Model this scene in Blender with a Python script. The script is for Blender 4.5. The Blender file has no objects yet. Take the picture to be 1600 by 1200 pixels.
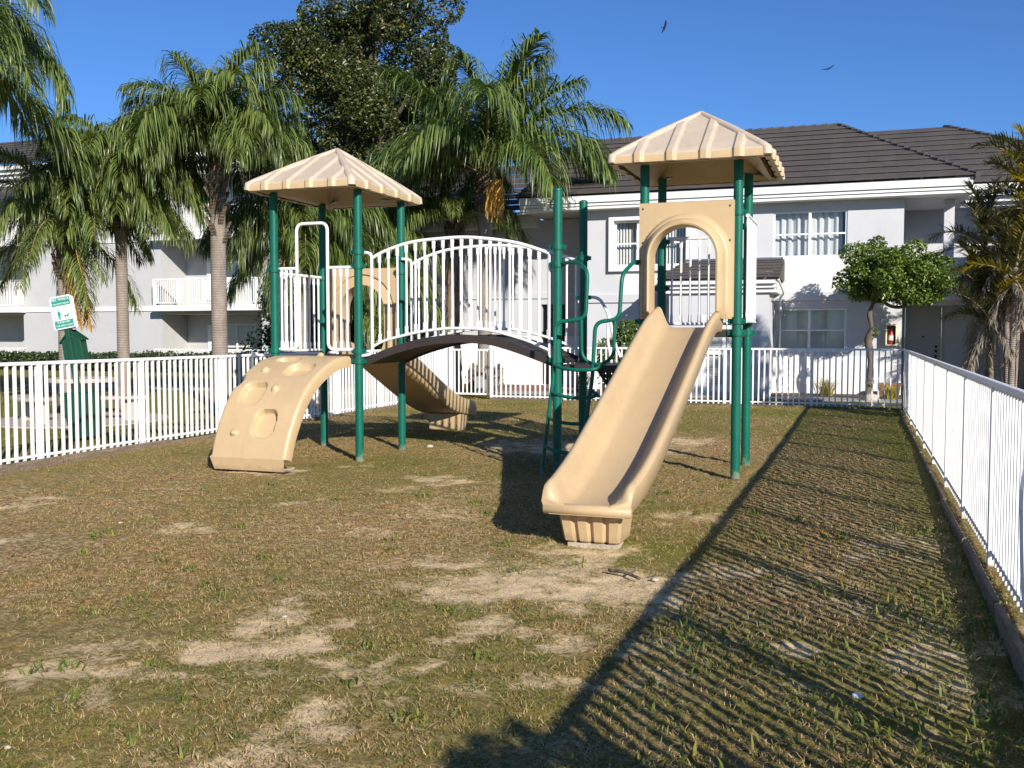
import bpy, math, random
import numpy as np
from mathutils import Vector, Matrix
random.seed(7); RNG = np.random.default_rng(11)
S = bpy.context.scene; C = S.collection
R = math.radians
WO = {}

# ------------------------------------------------------------------ objects
def tag(o, label=None, cat=None, group=None, kind=None):
    if label: o['label'] = label
    if cat: o['category'] = cat
    if group: o['group'] = group
    if kind: o['kind'] = kind
    return o
def thing(name, label, cat, loc, group=None, rz=0.0):
    o = bpy.data.objects.new(name, None); C.objects.link(o)
    o.empty_display_size = .2
    o.location = loc; o.rotation_euler = (0, 0, rz)
    WO[o.name] = Vector(loc)
    return tag(o, label, cat, group)
def link_mesh(name, me, parent=None, local=False):
    o = bpy.data.objects.new(name, me); C.objects.link(o)
    if parent is not None:
        o.parent = parent
        if not local: o.location = -WO.get(parent.name, Vector((0, 0, 0)))
    WO[o.name] = Vector((0, 0, 0))
    return o

class MB:
    def __init__(s): s.v = []; s.f = []; s.m = []; s.mi = 0
    def add(s, vs, fs):
        n = len(s.v); s.v += [tuple(p) for p in vs]
        for f in fs: s.f.append([n + i for i in f]); s.m.append(s.mi)
    def quad(s, a, b, c, d): s.add([a, b, c, d], [(0, 1, 2, 3)])
    def box(s, x0, x1, y0, y1, z0, z1):
        s.add([(x0,y0,z0),(x1,y0,z0),(x1,y1,z0),(x0,y1,z0),(x0,y0,z1),(x1,y0,z1),(x1,y1,z1),(x0,y1,z1)],
              [(0,3,2,1),(4,5,6,7),(0,1,5,4),(1,2,6,5),(2,3,7,6),(3,0,4,7)])
    def bar(s, p, q, w, h, up=(0,0,1)):
        p = Vector(p); q = Vector(q); d = (q-p).normalized(); u = Vector(up)
        sd = d.cross(u)
        if sd.length < 1e-4: sd = d.cross(Vector((1,0,0)))
        sd.normalize(); u = sd.cross(d)
        a = sd*w/2; b = u*h/2
        s.add([p-a-b,p+a-b,p+a+b,p-a+b,q-a-b,q+a-b,q+a+b,q-a+b],
              [(0,1,2,3),(7,6,5,4),(0,4,5,1),(1,5,6,2),(2,6,7,3),(3,7,4,0)])
    def tube(s, pts, r, n=10, caps=True, rs=None):
        pts = [Vector(p) for p in pts]; k = len(pts)
        T = []
        for i in range(k):
            a = pts[max(i-1,0)]; b = pts[min(i+1,k-1)]; T.append((b-a).normalized())
        ref = Vector((0,0,1)) if abs(T[0].z) < .9 else Vector((1,0,0))
        nrm = (ref - T[0]*ref.dot(T[0])).normalized()
        vs = []
        for i in range(k):
            nrm = (nrm - T[i]*nrm.dot(T[i])).normalized(); bn = T[i].cross(nrm)
            rr = rs[i] if rs else r
            for j in range(n):
                t = 2*math.pi*j/n; vs.append(pts[i] + nrm*math.cos(t)*rr + bn*math.sin(t)*rr)
        fs = [(i*n+j, i*n+(j+1)%n, (i+1)*n+(j+1)%n, (i+1)*n+j) for i in range(k-1) for j in range(n)]
        if caps: fs += [tuple(range(n))[::-1], tuple((k-1)*n+j for j in range(n))]
        s.add(vs, fs)
    def cyl(s, x, y, z0, z1, r, r1=None, n=16):
        r1 = r if r1 is None else r1
        s.tube([(x,y,z0),(x,y,z1)], r, n, True, [r, r1])
    def ball(s, c, r, nu=12, nv=8, sz=1.0):
        vs = []; fs = []
        for i in range(nv+1):
            a = math.pi*i/nv
            for j in range(nu):
                b = 2*math.pi*j/nu
                vs.append((c[0]+r*math.sin(a)*math.cos(b), c[1]+r*math.sin(a)*math.sin(b), c[2]+r*sz*math.cos(a)))
        for i in range(nv):
            for j in range(nu): fs.append((i*nu+j,(i+1)*nu+j,(i+1)*nu+(j+1)%nu,i*nu+(j+1)%nu))
        s.add(vs, fs)
    def sweep(s, rings, closed=True, caps=True):
        n = len(rings[0]); vs = [p for r in rings for p in r]; fs = []
        jm = n if closed else n-1
        for i in range(len(rings)-1):
            for j in range(jm): fs.append((i*n+j, i*n+(j+1)%n, (i+1)*n+(j+1)%n, (i+1)*n+j))
        if caps and closed: fs += [tuple(range(n))[::-1], tuple((len(rings)-1)*n+j for j in range(n))]
        s.add(vs, fs)
    def prism(s, poly, ext):   # poly: list of 3d points, ext: vector
        e = Vector(ext); n = len(poly); a = [Vector(p) for p in poly]
        s.add(a+[p+e for p in a], [tuple(range(n))[::-1], tuple(range(n,2*n))]+[(i,(i+1)%n,n+(i+1)%n,n+i) for i in range(n)])
    def build(s, name, mat, parent=None, smooth=False, local=False, bevel=0, autos=None):
        me = bpy.data.meshes.new(name); me.from_pydata(s.v, [], s.f)
        for m in (mat if isinstance(mat, (list, tuple)) else [mat]): me.materials.append(m)
        if isinstance(mat, (list, tuple)): me.polygons.foreach_set('material_index', s.m)
        if smooth: me.polygons.foreach_set('use_smooth', [True]*len(me.polygons))
        if autos: 
            me.polygons.foreach_set('use_smooth', [True]*len(me.polygons)); me.set_sharp_from_angle(angle=R(autos))
        me.update()
        o = link_mesh(name, me, parent, local)
        if bevel:
            b = o.modifiers.new('bevel', 'BEVEL'); b.width = bevel; b.segments = 2; b.limit_method = 'ANGLE'; b.angle_limit = R(35)
        return o
def smooth_path(pts, k=6):
    P = [Vector(p) for p in pts]; out = []
    for i in range(len(P)-1):
        a = P[max(i-1,0)]; b = P[i]; c = P[i+1]; d = P[min(i+2,len(P)-1)]
        for j in range(k):
            t = j/k
            out.append(.5*((2*b)+(c-a)*t+(2*a-5*b+4*c-d)*t*t+(3*b-a-3*c+d)*t**3))
    out.append(P[-1]); return out
def round_path(pts, r=.08, k=5):       # polyline with rounded corners
    P = [Vector(p) for p in pts]; out = [P[0]]
    for i in range(1, len(P)-1):
        a, b, c = P[i-1], P[i], P[i+1]
        u = (a-b); v = (c-b); d = min(r, u.length*.49, v.length*.49)
        p0 = b+u.normalized()*d; p1 = b+v.normalized()*d
        for j in range(k+1):
            t = j/k; out.append(p0*(1-t)**2 + b*2*t*(1-t) + p1*t*t)
    out.append(P[-1]); return out

# ------------------------------------------------------------------ materials
def nodes(name):
    m = bpy.data.materials.new(name); m.use_nodes = True; nt = m.node_tree
    return m, nt, nt.nodes['Principled BSDF']
def N(nt, t, **k):
    n = nt.nodes.new(t)
    for a, b in k.items(): setattr(n, a, b)
    return n
def setin(n, **k):
    for a, b in k.items(): n.inputs[a.replace('_', ' ')].default_value = b
def noise(nt, scale, detail=4, rough=.6, coord='Object', vscale=None):
    tc = N(nt, 'ShaderNodeTexCoord'); mp = N(nt, 'ShaderNodeMapping'); nz = N(nt, 'ShaderNodeTexNoise')
    if vscale: mp.inputs['Scale'].default_value = vscale
    nt.links.new(tc.outputs[coord], mp.inputs['Vector']); nt.links.new(mp.outputs['Vector'], nz.inputs['Vector'])
    setin(nz, Scale=scale, Detail=detail, Roughness=rough); return nz
def ramp(nt, src, stops):
    r = N(nt, 'ShaderNodeValToRGB'); e = r.color_ramp.elements
    while len(e) < len(stops): e.new(.5)
    for i, (p, c) in enumerate(stops):
        e[i].position = p; e[i].color = (*c, 1) if len(c) == 3 else c
    nt.links.new(src, r.inputs['Fac']); return r
def mix(nt, fac, a, b, mode='MIX'):
    m = N(nt, 'ShaderNodeMix', data_type='RGBA', blend_type=mode)
    for s, v in ((0, fac), (6, a), (7, b)):
        if hasattr(v, 'is_linked') or isinstance(v, bpy.types.NodeSocket): nt.links.new(v, m.inputs[s])
        elif s == 0: m.inputs[0].default_value = v
        else: m.inputs[s].default_value = (*v, 1) if len(v) == 3 else v
    return m.outputs[2]
def bump(nt, bs, src, strength=.3, dist=.01):
    b = N(nt, 'ShaderNodeBump'); setin(b, Strength=strength, Distance=dist)
    nt.links.new(src, b.inputs['Height']); nt.links.new(b.outputs['Normal'], bs.inputs['Normal']); return b
def pmat(name, col, rough=.5, var=.12, scale=3, bscale=0, bstr=.2, bdist=.01, vscale=None, metal=0, spec=.5, dirt=None, dirt_amt=.5):
    m, nt, bs = nodes(name)
    nz = noise(nt, scale, 5, .65, vscale=vscale)
    lo = tuple(max(0, c*(1-var)) for c in col); hi = tuple(min(1, c*(1+var)) for c in col)
    r = ramp(nt, nz.outputs['Fac'], [(.3, lo), (.7, hi)])
    out = r.outputs['Color']
    if dirt:
        nz2 = noise(nt, scale*3.7, 6, .7, vscale=vscale)
        d = ramp(nt, nz2.outputs['Fac'], [(.52, (0,0,0)), (.75, (dirt_amt,)*3)])
        out = mix(nt, d.outputs['Color'], out, dirt)
    nt.links.new(out, bs.inputs['Base Color'])
    setin(bs, Roughness=rough, Metallic=metal); bs.inputs['Specular IOR Level'].default_value = spec
    if bscale:
        b = noise(nt, bscale, 3, .6); bump(nt, bs, b.outputs['Fac'], bstr, bdist)
    return m
M = {}
M['green'] = pmat('green_powder_coat', (.002,.105,.07), .42, .14, 3, 60, .05, .002, spec=.3, dirt=(.04,.15,.11), dirt_amt=.2)
M['white'] = pmat('white_powder_coat', (.78,.78,.77), .4, .05, 4, 0, dirt=(.5,.48,.43), dirt_amt=.25)
M['fencewhite'] = pmat('white_painted_metal', (.8,.8,.79), .45, .05, 3, 0, dirt=(.5,.47,.4), dirt_amt=.3)
M['tan'] = pmat('tan_moulded_plastic', (.5,.36,.2), .45, .05, 2.5, 0, 0, 0, dirt=(.4,.29,.17), dirt_amt=.35)
M['tanroof'] = pmat('weathered_tan_plastic', (.5,.405,.305), .6, .08, 3, 0, 0, 0, dirt=(.4,.31,.22), dirt_amt=.5)
M['deck'] = pmat('brown_coated_deck', (.03,.022,.019), .55, .2, 6, 90, .15, .003)
M['stucco'] = pmat('grey_stucco', (.51,.515,.535), .9, .03, .8, 45, .3, .008, dirt=(.43,.435,.445), dirt_amt=.3)
M['stuccoleft'] = pmat('pale_grey_stucco', (.46,.457,.45), .9, .04, .6, 45, .3, .008, dirt=(.36,.355,.35), dirt_amt=.4)
M['stuccowhite'] = pmat('white_stucco', (.72,.71,.69), .9, .03, .8, 45, .25, .006, dirt=(.66,.63,.58), dirt_amt=.4)
M['trim'] = pmat('white_trim', (.74,.74,.73), .6, .03, 2, 0, dirt=(.62,.6,.56), dirt_amt=.3)
M['soffit'] = pmat('soffit_board', (.55,.55,.55), .8, .05)
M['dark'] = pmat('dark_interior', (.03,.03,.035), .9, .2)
M['curtain'] = pmat('pale_curtain', (.62,.61,.6), .9, .1, 2, vscale=(6,1,.4))
M['blind'] = pmat('white_blind', (.66,.64,.58), .7, .05)
M['door'] = pmat('grey_painted_door', (.38,.38,.37), .5, .05)
M['metal'] = pmat('dull_metal', (.25,.25,.25), .4, .2, metal=.8)
M['black'] = pmat('black_plastic', (.012,.012,.013), .5, .2)
M['timber'] = pmat('weathered_timber', (.19,.14,.095), .9, .4, 6, 30, .8, .02, vscale=(4,.6,4), dirt=(.06,.05,.035))
M['timberx'] = pmat('weathered_timber_back', (.13,.1,.078), .9, .35, 5, 30, .5, .01, vscale=(.6,4,4), dirt=(.05,.04,.03))
M['concrete'] = pmat('old_concrete', (.42,.36,.29), .9, .2, 4, 40, .4, .01, dirt=(.2,.17,.13))
M['pave'] = pmat('grey_pavement', (.3,.29,.28), .9, .12, 2, 60, .2, .005, dirt=(.18,.17,.16))
M['mulch'] = pmat('brown_mulch', (.1,.062,.04), .95, .5, 14, 30, 1, .03, dirt=(.25,.16,.1))
M['darkgreen'] = pmat('dark_green_plastic', (.008,.062,.032), .45, .2, 4)
M['red'] = pmat('red_extinguisher', (.45,.02,.015), .4, .1)
M['cream'] = pmat('cream_box', (.75,.66,.42), .5, .06)
M['bird'] = pmat('dark_feathers', (.014,.012,.012), .8, .3, 8)
M['rope'] = pmat('brown_fibre', (.24,.15,.08), .95, .35, 6, 40, 1, .02, vscale=(8,8,.6))
M['terracotta'] = pmat('terracotta', (.2,.1,.06), .85, .15, 5)
M['stone'] = pmat('pale_stone', (.42,.37,.3), .9, .2, 20, 60, .4, .004)
M['bark'] = pmat('tree_bark', (.12,.09,.065), .95, .35, 7, 25, .8, .015, vscale=(3,3,1), dirt=(.3,.27,.22))
M['cabinet'] = pmat('grey_utility_cabinet', (.3,.3,.3), .6, .1)
M['signwhite'] = pmat('sign_white', (.8,.8,.8), .45, .03)
M['signgreen'] = pmat('sign_green', (.03,.27,.19), .45, .05)
def post_dust(m, col, h, amt):       # splashed soil and wear at the foot of the posts
    nt = m.node_tree; bs = nt.nodes['Principled BSDF']; src = bs.inputs['Base Color'].links[0].from_socket
    tc = N(nt, 'ShaderNodeTexCoord'); sp = N(nt, 'ShaderNodeSeparateXYZ'); nt.links.new(tc.outputs['Object'], sp.inputs[0])
    nz = noise(nt, 9, 5, .7); ma = N(nt, 'ShaderNodeMath', operation='MULTIPLY_ADD'); ma.inputs[1].default_value = h*2.4; nt.links.new(nz.outputs['Fac'], ma.inputs[0])
    mu = N(nt, 'ShaderNodeMath', operation='MULTIPLY'); mu.inputs[1].default_value = -1; nt.links.new(sp.outputs['Z'], mu.inputs[0]); nt.links.new(mu.outputs[0], ma.inputs[2])
    r = ramp(nt, ma.outputs[0], [(h*.75, (0,0,0)), (h*1.25, (amt,)*3)])
    nt.links.new(mix(nt, r.outputs['Color'], src, col), bs.inputs['Base Color'])
def streaks(m, col, amt, vs, lo=.5, hi=.72):
    nt = m.node_tree; bs = nt.nodes['Principled BSDF']; src = bs.inputs['Base Color'].links[0].from_socket
    nz = noise(nt, 1, 6, .75, vscale=vs); r = ramp(nt, nz.outputs['Fac'], [(lo, (0,0,0)), (hi, (amt,)*3)])
    nt.links.new(mix(nt, r.outputs['Color'], src, col), bs.inputs['Base Color'])
post_dust(M['green'], (.3,.27,.2), .16, .55); post_dust(M['fencewhite'], (.3,.25,.17), .1, .6); post_dust(M['tan'], (.27,.2,.12), .1, .5)
streaks(M['tan'], (.37,.27,.155), .45, (7,.7,1.0), .5, .8); streaks(M['tanroof'], (.33,.27,.2), .4, (9,9,1.5)); streaks(M['stucco'], (.3,.3,.3), .16, (3.5,3.5,.25), .55, .8); streaks(M['stuccoleft'], (.3,.3,.29), .16, (3,3,.25), .55, .8)
streaks(M['stuccowhite'], (.45,.43,.39), .35, (4,4,.3), .55, .8); streaks(M['trim'], (.5,.48,.44), .3, (5,5,.8), .55, .8)
def brick_mat():
    m, nt, bs = nodes('red_brick_pavers'); tc = N(nt, 'ShaderNodeTexCoord'); b = N(nt, 'ShaderNodeTexBrick')
    setin(b, Color1=(.3,.1,.075,1), Color2=(.22,.08,.06,1), Mortar=(.2,.17,.15,1), Scale=4.5)
    nt.links.new(tc.outputs['Object'], b.inputs['Vector']); nt.links.new(b.outputs['Color'], bs.inputs['Base Color']); setin(bs, Roughness=.9); return m
M['brick'] = brick_mat()
def tile_mat(name, col):
    m, nt, bs = nodes(name); tc = N(nt, 'ShaderNodeTexCoord'); b = N(nt, 'ShaderNodeTexBrick'); b.offset = .5
    mp = N(nt, 'ShaderNodeMapping'); mp.inputs['Rotation'].default_value = (0, 0, 0)
    setin(b, Color1=(*col,1), Color2=(*[c*.9 for c in col],1), Mortar=(*[c*.85 for c in col],1), Scale=1)
    b.inputs['Mortar Size'].default_value = .008; b.inputs['Brick Width'].default_value = .33; b.inputs['Row Height'].default_value = 100
    nt.links.new(tc.outputs['Object'], mp.inputs['Vector']); nt.links.new(mp.outputs['Vector'], b.inputs['Vector'])
    nz = noise(nt, 1.3, 6, .7); r = ramp(nt, nz.outputs['Fac'], [(.3, (.72,.72,.72)), (.7, (1.15,1.12,1.1))])
    nt.links.new(mix(nt, 1.0, b.outputs['Color'], r.outputs['Color'], 'MULTIPLY'), bs.inputs['Base Color']); setin(bs, Roughness=.85)
    n2 = noise(nt, 60, 3, .6); bump(nt, bs, n2.outputs['Fac'], .25, .006); return m
M['tile'] = tile_mat('grey_brown_roof_tile', (.08,.068,.062))
def trunk_mat(name, a, b, sc=9):
    m, nt, bs = nodes(name); tc = N(nt, 'ShaderNodeTexCoord'); w = N(nt, 'ShaderNodeTexWave', bands_direction='Z')
    setin(w, Scale=sc, Distortion=2.5, Detail=3, Detail_Scale=2.0)
    nt.links.new(tc.outputs['Object'], w.inputs['Vector'])
    nz = noise(nt, 5, 6, .7, vscale=(1,1,.5))
    r = ramp(nt, nz.outputs['Fac'], [(.3, a), (.72, b)])
    r2 = ramp(nt, w.outputs['Fac'], [(.0, (.6,.58,.55)), (.3, (1,1,1))])
    nt.links.new(mix(nt, .8, r.outputs['Color'], r2.outputs['Color'], 'MULTIPLY'), bs.inputs['Base Color']); setin(bs, Roughness=.95)
    bump(nt, bs, w.outputs['Fac'], .5, .02); return m
M['palmtrunk'] = trunk_mat('ringed_palm_trunk', (.2,.16,.13), (.36,.3,.25))
M['palmboots'] = trunk_mat('palm_leaf_bases', (.06,.045,.03), (.2,.15,.1), 5)
def leaf_mat(name, cols, rough=.45, trans=.25, spec=.5):
    m, nt, bs = nodes(name); at = N(nt, 'ShaderNodeAttribute', attribute_name='tint')
    k = len(cols); r = ramp(nt, at.outputs['Fac'], [(i/(k-1), c) for i, c in enumerate(cols)])
    nt.links.new(r.outputs['Color'], bs.inputs['Base Color']); setin(bs, Roughness=rough); bs.inputs['Specular IOR Level'].default_value = spec
    tr = N(nt, 'ShaderNodeBsdfTranslucent'); nt.links.new(mix(nt, 1.0, r.outputs['Color'], (1.3,1.5,.6), 'MULTIPLY'), tr.inputs['Color'])
    ms = N(nt, 'ShaderNodeMixShader'); ms.inputs[0].default_value = trans
    nt.links.new(bs.outputs[0], ms.inputs[1]); nt.links.new(tr.outputs[0], ms.inputs[2])
    nt.links.new(ms.outputs[0], nt.nodes['Material Output'].inputs['Surface']); return m
M['frond'] = leaf_mat('queen_palm_leaflet', [(.04,.072,.015), (.085,.135,.03), (.15,.2,.045), (.25,.26,.08)], .4, .2)
M['frondlight'] = leaf_mat('pale_palm_leaflet', [(.065,.1,.024), (.12,.17,.04), (.2,.235,.065), (.31,.29,.1)], .4, .25)
M['deadfrond'] = leaf_mat('dead_palm_leaflet', [(.5,.32,.05), (.52,.33,.06), (.42,.2,.04), (.2,.11,.04)], .6, .25)
M['greydead'] = leaf_mat('grey_dead_leaflet', [(.16,.13,.1), (.26,.22,.17), (.1,.08,.06)], .8, .1)
M['yellowfrond'] = leaf_mat('yellowing_palm_leaflet', [(.13,.15,.03), (.42,.33,.04), (.5,.36,.04), (.2,.2,.04)], .45, .3)
M['rachis'] = pmat('palm_rachis', (.3,.24,.11), .6, .25, 4)
M['ficus'] = leaf_mat('dark_tree_leaf', [(.014,.024,.006), (.034,.05,.011), (.085,.1,.02), (.19,.16,.04)], .35, .15)
M['bushleaf'] = leaf_mat('glossy_green_leaf', [(.035,.07,.01), (.075,.13,.02), (.14,.2,.03), (.22,.26,.05)], .35, .25)
M['hedgeleaf'] = leaf_mat('hedge_leaf', [(.015,.03,.01), (.035,.06,.015), (.06,.09,.025)], .4, .15)
M['grassblade'] = leaf_mat('lawn_blade', [(.07,.13,.018), (.15,.195,.032), (.27,.225,.05), (.4,.25,.085), (.56,.38,.165), (.76,.58,.34)], .6, .25, .3)
M['fruit'] = leaf_mat('orange_fruit_strand', [(.5,.25,.03), (.65,.38,.06), (.55,.3,.08)], .6, .2)
def glass_mat():
    m, nt, bs = nodes('window_glass'); tr = N(nt, 'ShaderNodeBsdfTransparent'); gl = N(nt, 'ShaderNodeBsdfGlossy'); fr = N(nt, 'ShaderNodeLayerWeight')
    tr.inputs['Color'].default_value = (.86,.89,.9,1); setin(gl, Roughness=.03)
    ms = N(nt, 'ShaderNodeMixShader'); pw = N(nt, 'ShaderNodeMath', operation='POWER'); pw.inputs[1].default_value = 3; ma = N(nt, 'ShaderNodeMath', operation='MULTIPLY_ADD'); ma.inputs[1].default_value = .7; ma.inputs[2].default_value = .075
    nt.links.new(fr.outputs['Facing'], pw.inputs[0]); nt.links.new(pw.outputs[0], ma.inputs[0]); nt.links.new(ma.outputs[0], ms.inputs[0]); nt.links.new(tr.outputs[0], ms.inputs[1]); nt.links.new(gl.outputs[0], ms.inputs[2])
    nt.links.new(ms.outputs[0], nt.nodes['Material Output'].inputs['Surface']); return m
M['glass'] = glass_mat()

# ------------------------------------------------------------------ ground
def gz(x, y):
    z = np.interp(y, [0, 3, 5, 8, 11, 14, 40], [-.14, -.12, -.1, -.06, -.03, 0, 0])
    return z+(.005-z)*(np.asarray(x) > .8)
def relief(x, y):      # tufts, hollows and clods of the worn turf
    return .03*(fbm(x*1.5, y*1.5)-.5)+.03*(fbm(x*7+3, y*7+8, 4)-.5)+.03*(fbm(x*17+9, y*17+2, 3)-.5)
_rn = np.random.default_rng(3); _tab = _rn.random((256, 256))
def vnoise(x, y):
    xi = np.floor(x).astype(int); yi = np.floor(y).astype(int); fx = x-xi; fy = y-yi
    fx = fx*fx*(3-2*fx); fy = fy*fy*(3-2*fy)
    a = _tab[xi & 255, yi & 255]; b = _tab[(xi+1) & 255, yi & 255]; c = _tab[xi & 255, (yi+1) & 255]; d = _tab[(xi+1) & 255, (yi+1) & 255]
    return a*(1-fx)*(1-fy)+b*fx*(1-fy)+c*(1-fx)*fy+d*fx*fy
def fbm(x, y, o=4):
    s = 0; a = .5; t = 0
    for i in range(o): s = s+a*vnoise(x*2**i+17*i, y*2**i+31*i); t += a; a *= .55
    return s/t
PATCH = [(-1.75,6.2,.75,.5,1.0),(-2.3,5.9,.45,.3,.8),(-3.15,4.45,.3,.22,.95),(-2.85,4.5,.22,.16,.9),(-3.5,3.95,.4,.14,.8),(-2.75,6.6,.3,.22,.7),
         (-2.5,3.2,.3,.14,.8),(-4.3,10.0,.5,.4,.75),(-4.6,9.3,.3,.3,.6),(-6.65,10.0,.4,.25,.8),(-1.85,7.25,.35,.25,.9),(-1.4,8.9,.35,.3,.6),(-3.2,6.3,.4,.25,.55),
         (-3.4,3.5,.3,.2,.7),(-1.35,6.5,.4,.25,.9),(-3.6,13.2,1.4,.9,.95),(-2.6,14.4,.8,.6,.9),(-.1,4.7,.12,.7,.5),(.4,5.4,.25,.6,.6),(.3,8.2,.4,.8,.55),(-.2,7.0,.3,.5,.5),
         (-6.8,9.75,.5,.12,.9),(-3.9,7.2,.35,.2,.6),(-5.2,8.2,.3,.2,.5),(-5.9,10.7,.25,.2,.6),(-1.0,5.2,.5,.3,.45)]
def sandiness(x, y):
    s = np.zeros_like(x)
    wx = x+.9*(fbm(x*2.6+5, y*2.6,5)-.5); wy = y+.7*(fbm(x*2.6, y*2.6+9,5)-.5)
    for (a, b, rx, ry, k) in PATCH:
        d = ((wx-a)/rx)**2+((wy-b)/ry)**2
        s = np.maximum(s, k*np.clip(1.15-d*.5, 0, 1))
    n = fbm(x*1.3+40, y*1.3+3, 5)
    s = np.maximum(s, np.clip((n-.5)*4.2, 0, .85)*np.clip((11.5-y)/5, .2, 1))
    s = np.maximum(s, .8*np.exp(-((x+2.3)/2.3)**2-((y-4.9)/1.7)**2)*np.clip(fbm(x*3.4+11, y*4.2+77, 5)*3.6-1.35, 0, 1))
    s = np.maximum(s, .7*np.exp(-((x-.1)/.8)**2-((y-6.5)/3)**2)*np.clip(fbm(x*2.2+21, y*2.2+7, 5)*3.2-1.25, 0, 1))
    return s*(.2+1.3*fbm(x*7, y*7, 4))
def greenness(x, y):
    g = fbm(x*.55+8, y*.55+2, 4)*1.15-.22
    g = g+.3*np.clip((y-13)/6, 0, 1)*fbm(x*.8, y*.8) + .5*np.clip((x-.0)/.8, 0, 1)*(x < .8) + .12*np.clip((x+1.5)/2, 0, 1)
    for (a, b, r, k) in [(-5.7,11.0,.9,.45),(-1.6,7.4,.5,.4),(-4.3,9.5,.7,.15),(-6.4,10.2,.5,.35),(-8.7,11,1.2,.3),(-.5,4.4,.9,.3),(.1,5.2,.8,.3),(-6.4,13.9,1.2,.3)]:
        g = g+k*np.exp(-((x-a)**2+(y-b)**2)/r**2)
    out = (x < -9.6) | (y > 22.2) | (x > 1.5)
    return np.clip(np.where(out, g*.4+.72, g), 0, 1)
def ground():
    xs = np.concatenate([[-400,-160,-80,-50,-36,-26,-20,-16,-13], np.arange(-11.5, -6, .055), np.arange(-6, 1.3, .034), [1.6,2.2,3,5,9,20,60,160,400]])
    ys = np.concatenate([[-300,-100,-30,-8,-2,0,1,2], np.arange(2.6, 9, .034), np.arange(9, 12, .055), np.arange(12, 23, .1), np.arange(23.2, 34, .6), [36,40,46,60,90,160,400]])
    X, Y = np.meshgrid(xs, ys); Z = gz(X, Y)
    inn = (X > -11.6) & (X < 1.4) & (Y > 2.5) & (Y < 23)
    sn = sandiness(X, Y)
    Z = Z + np.where(inn, relief(X, Y)*(1-.45*np.clip(sn,0,1))-.012*np.clip(sn,0,1), 0)
    nx, ny = len(xs), len(ys)
    v = np.stack([X, Y, Z], -1).reshape(-1, 3)
    i = np.arange(nx*ny).reshape(ny, nx)
    f = np.stack([i[:-1,:-1], i[:-1,1:], i[1:,1:], i[1:,:-1]], -1).reshape(-1, 4)
    me = np_mesh('ground', v, f, {'sand': np.where(inn, np.clip(sn,0,1), 0).ravel(), 'green': greenness(X, Y).ravel()}, True)
    m, nt, bs = nodes('dry_lawn_soil')
    sa = N(nt, 'ShaderNodeAttribute', attribute_name='sand'); gr = N(nt, 'ShaderNodeAttribute', attribute_name='green')
    n1 = noise(nt, 26, 9, .82); n2 = noise(nt, 120, 4, .7); n3 = noise(nt, 4, 5, .6)
    soil = ramp(nt, n1.outputs['Fac'], [(.4, (.07,.044,.02)), (.51, (.34,.225,.11)), (.63, (.7,.51,.29))])
    grass = ramp(nt, n2.outputs['Fac'], [(.3, (.035,.045,.008)), (.5, (.17,.16,.03)), (.7, (.36,.28,.08))])
    sand = ramp(nt, n2.outputs['Fac'], [(.25, (.52,.36,.19)), (.5, (.74,.55,.325)), (.75, (.9,.73,.48))])
    hue = ramp(nt, n3.outputs['Fac'], [(.36, (1.1,.92,.82)), (.5, (1,1,1)), (.64, (.9,1.02,.88))]); soilc = mix(nt, 1.0, soil.outputs['Color'], hue.outputs['Color'], 'MULTIPLY')
    c = mix(nt, gr.outputs['Fac'], soilc, grass.outputs['Color'])
    ad = N(nt, 'ShaderNodeMath', operation='ADD'); sb = N(nt, 'ShaderNodeMath', operation='MULTIPLY_ADD'); sb.inputs[1].default_value = 1.7; sb.inputs[2].default_value = -.85
    nt.links.new(n1.outputs['Fac'], sb.inputs[0]); nt.links.new(sa.outputs['Fac'], ad.inputs[0]); nt.links.new(sb.outputs[0], ad.inputs[1])
    sr = ramp(nt, ad.outputs[0], [(.38, (0,0,0)), (.85, (1,1,1))])
    nt.links.new(mix(nt, sr.outputs['Color'], c, sand.outputs['Color']), bs.inputs['Base Color'])
    setin(bs, Roughness=.95); bs.inputs['Specular IOR Level'].default_value = .15
    bump(nt, bs, n1.outputs['Fac'], .6, .03)
    me.materials.append(m)
    return tag(link_mesh('ground', me), kind='structure')
def np_mesh(name, v, f, attrs=None, smooth=False, fattr=None):
    v = np.asarray(v, np.float32); f = np.asarray(f, np.int32); k = f.shape[1]
    me = bpy.data.meshes.new(name)
    me.vertices.add(len(v)); me.vertices.foreach_set('co', v.ravel())
    me.loops.add(f.size); me.loops.foreach_set('vertex_index', f.ravel())
    me.polygons.add(len(f)); me.polygons.foreach_set('loop_start', np.arange(0, f.size, k, dtype=np.int32))
    if smooth: me.polygons.foreach_set('use_smooth', np.ones(len(f), bool))
    me.update(calc_edges=True)
    for n, a in (attrs or {}).items():
        at = me.attributes.new(n, 'FLOAT', 'POINT'); at.data.foreach_set('value', np.asarray(a, np.float32))
    for n, a in (fattr or {}).items():
        at = me.attributes.new(n, 'FLOAT', 'FACE'); at.data.foreach_set('value', np.asarray(a, np.float32))
    return me
ground()

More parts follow.
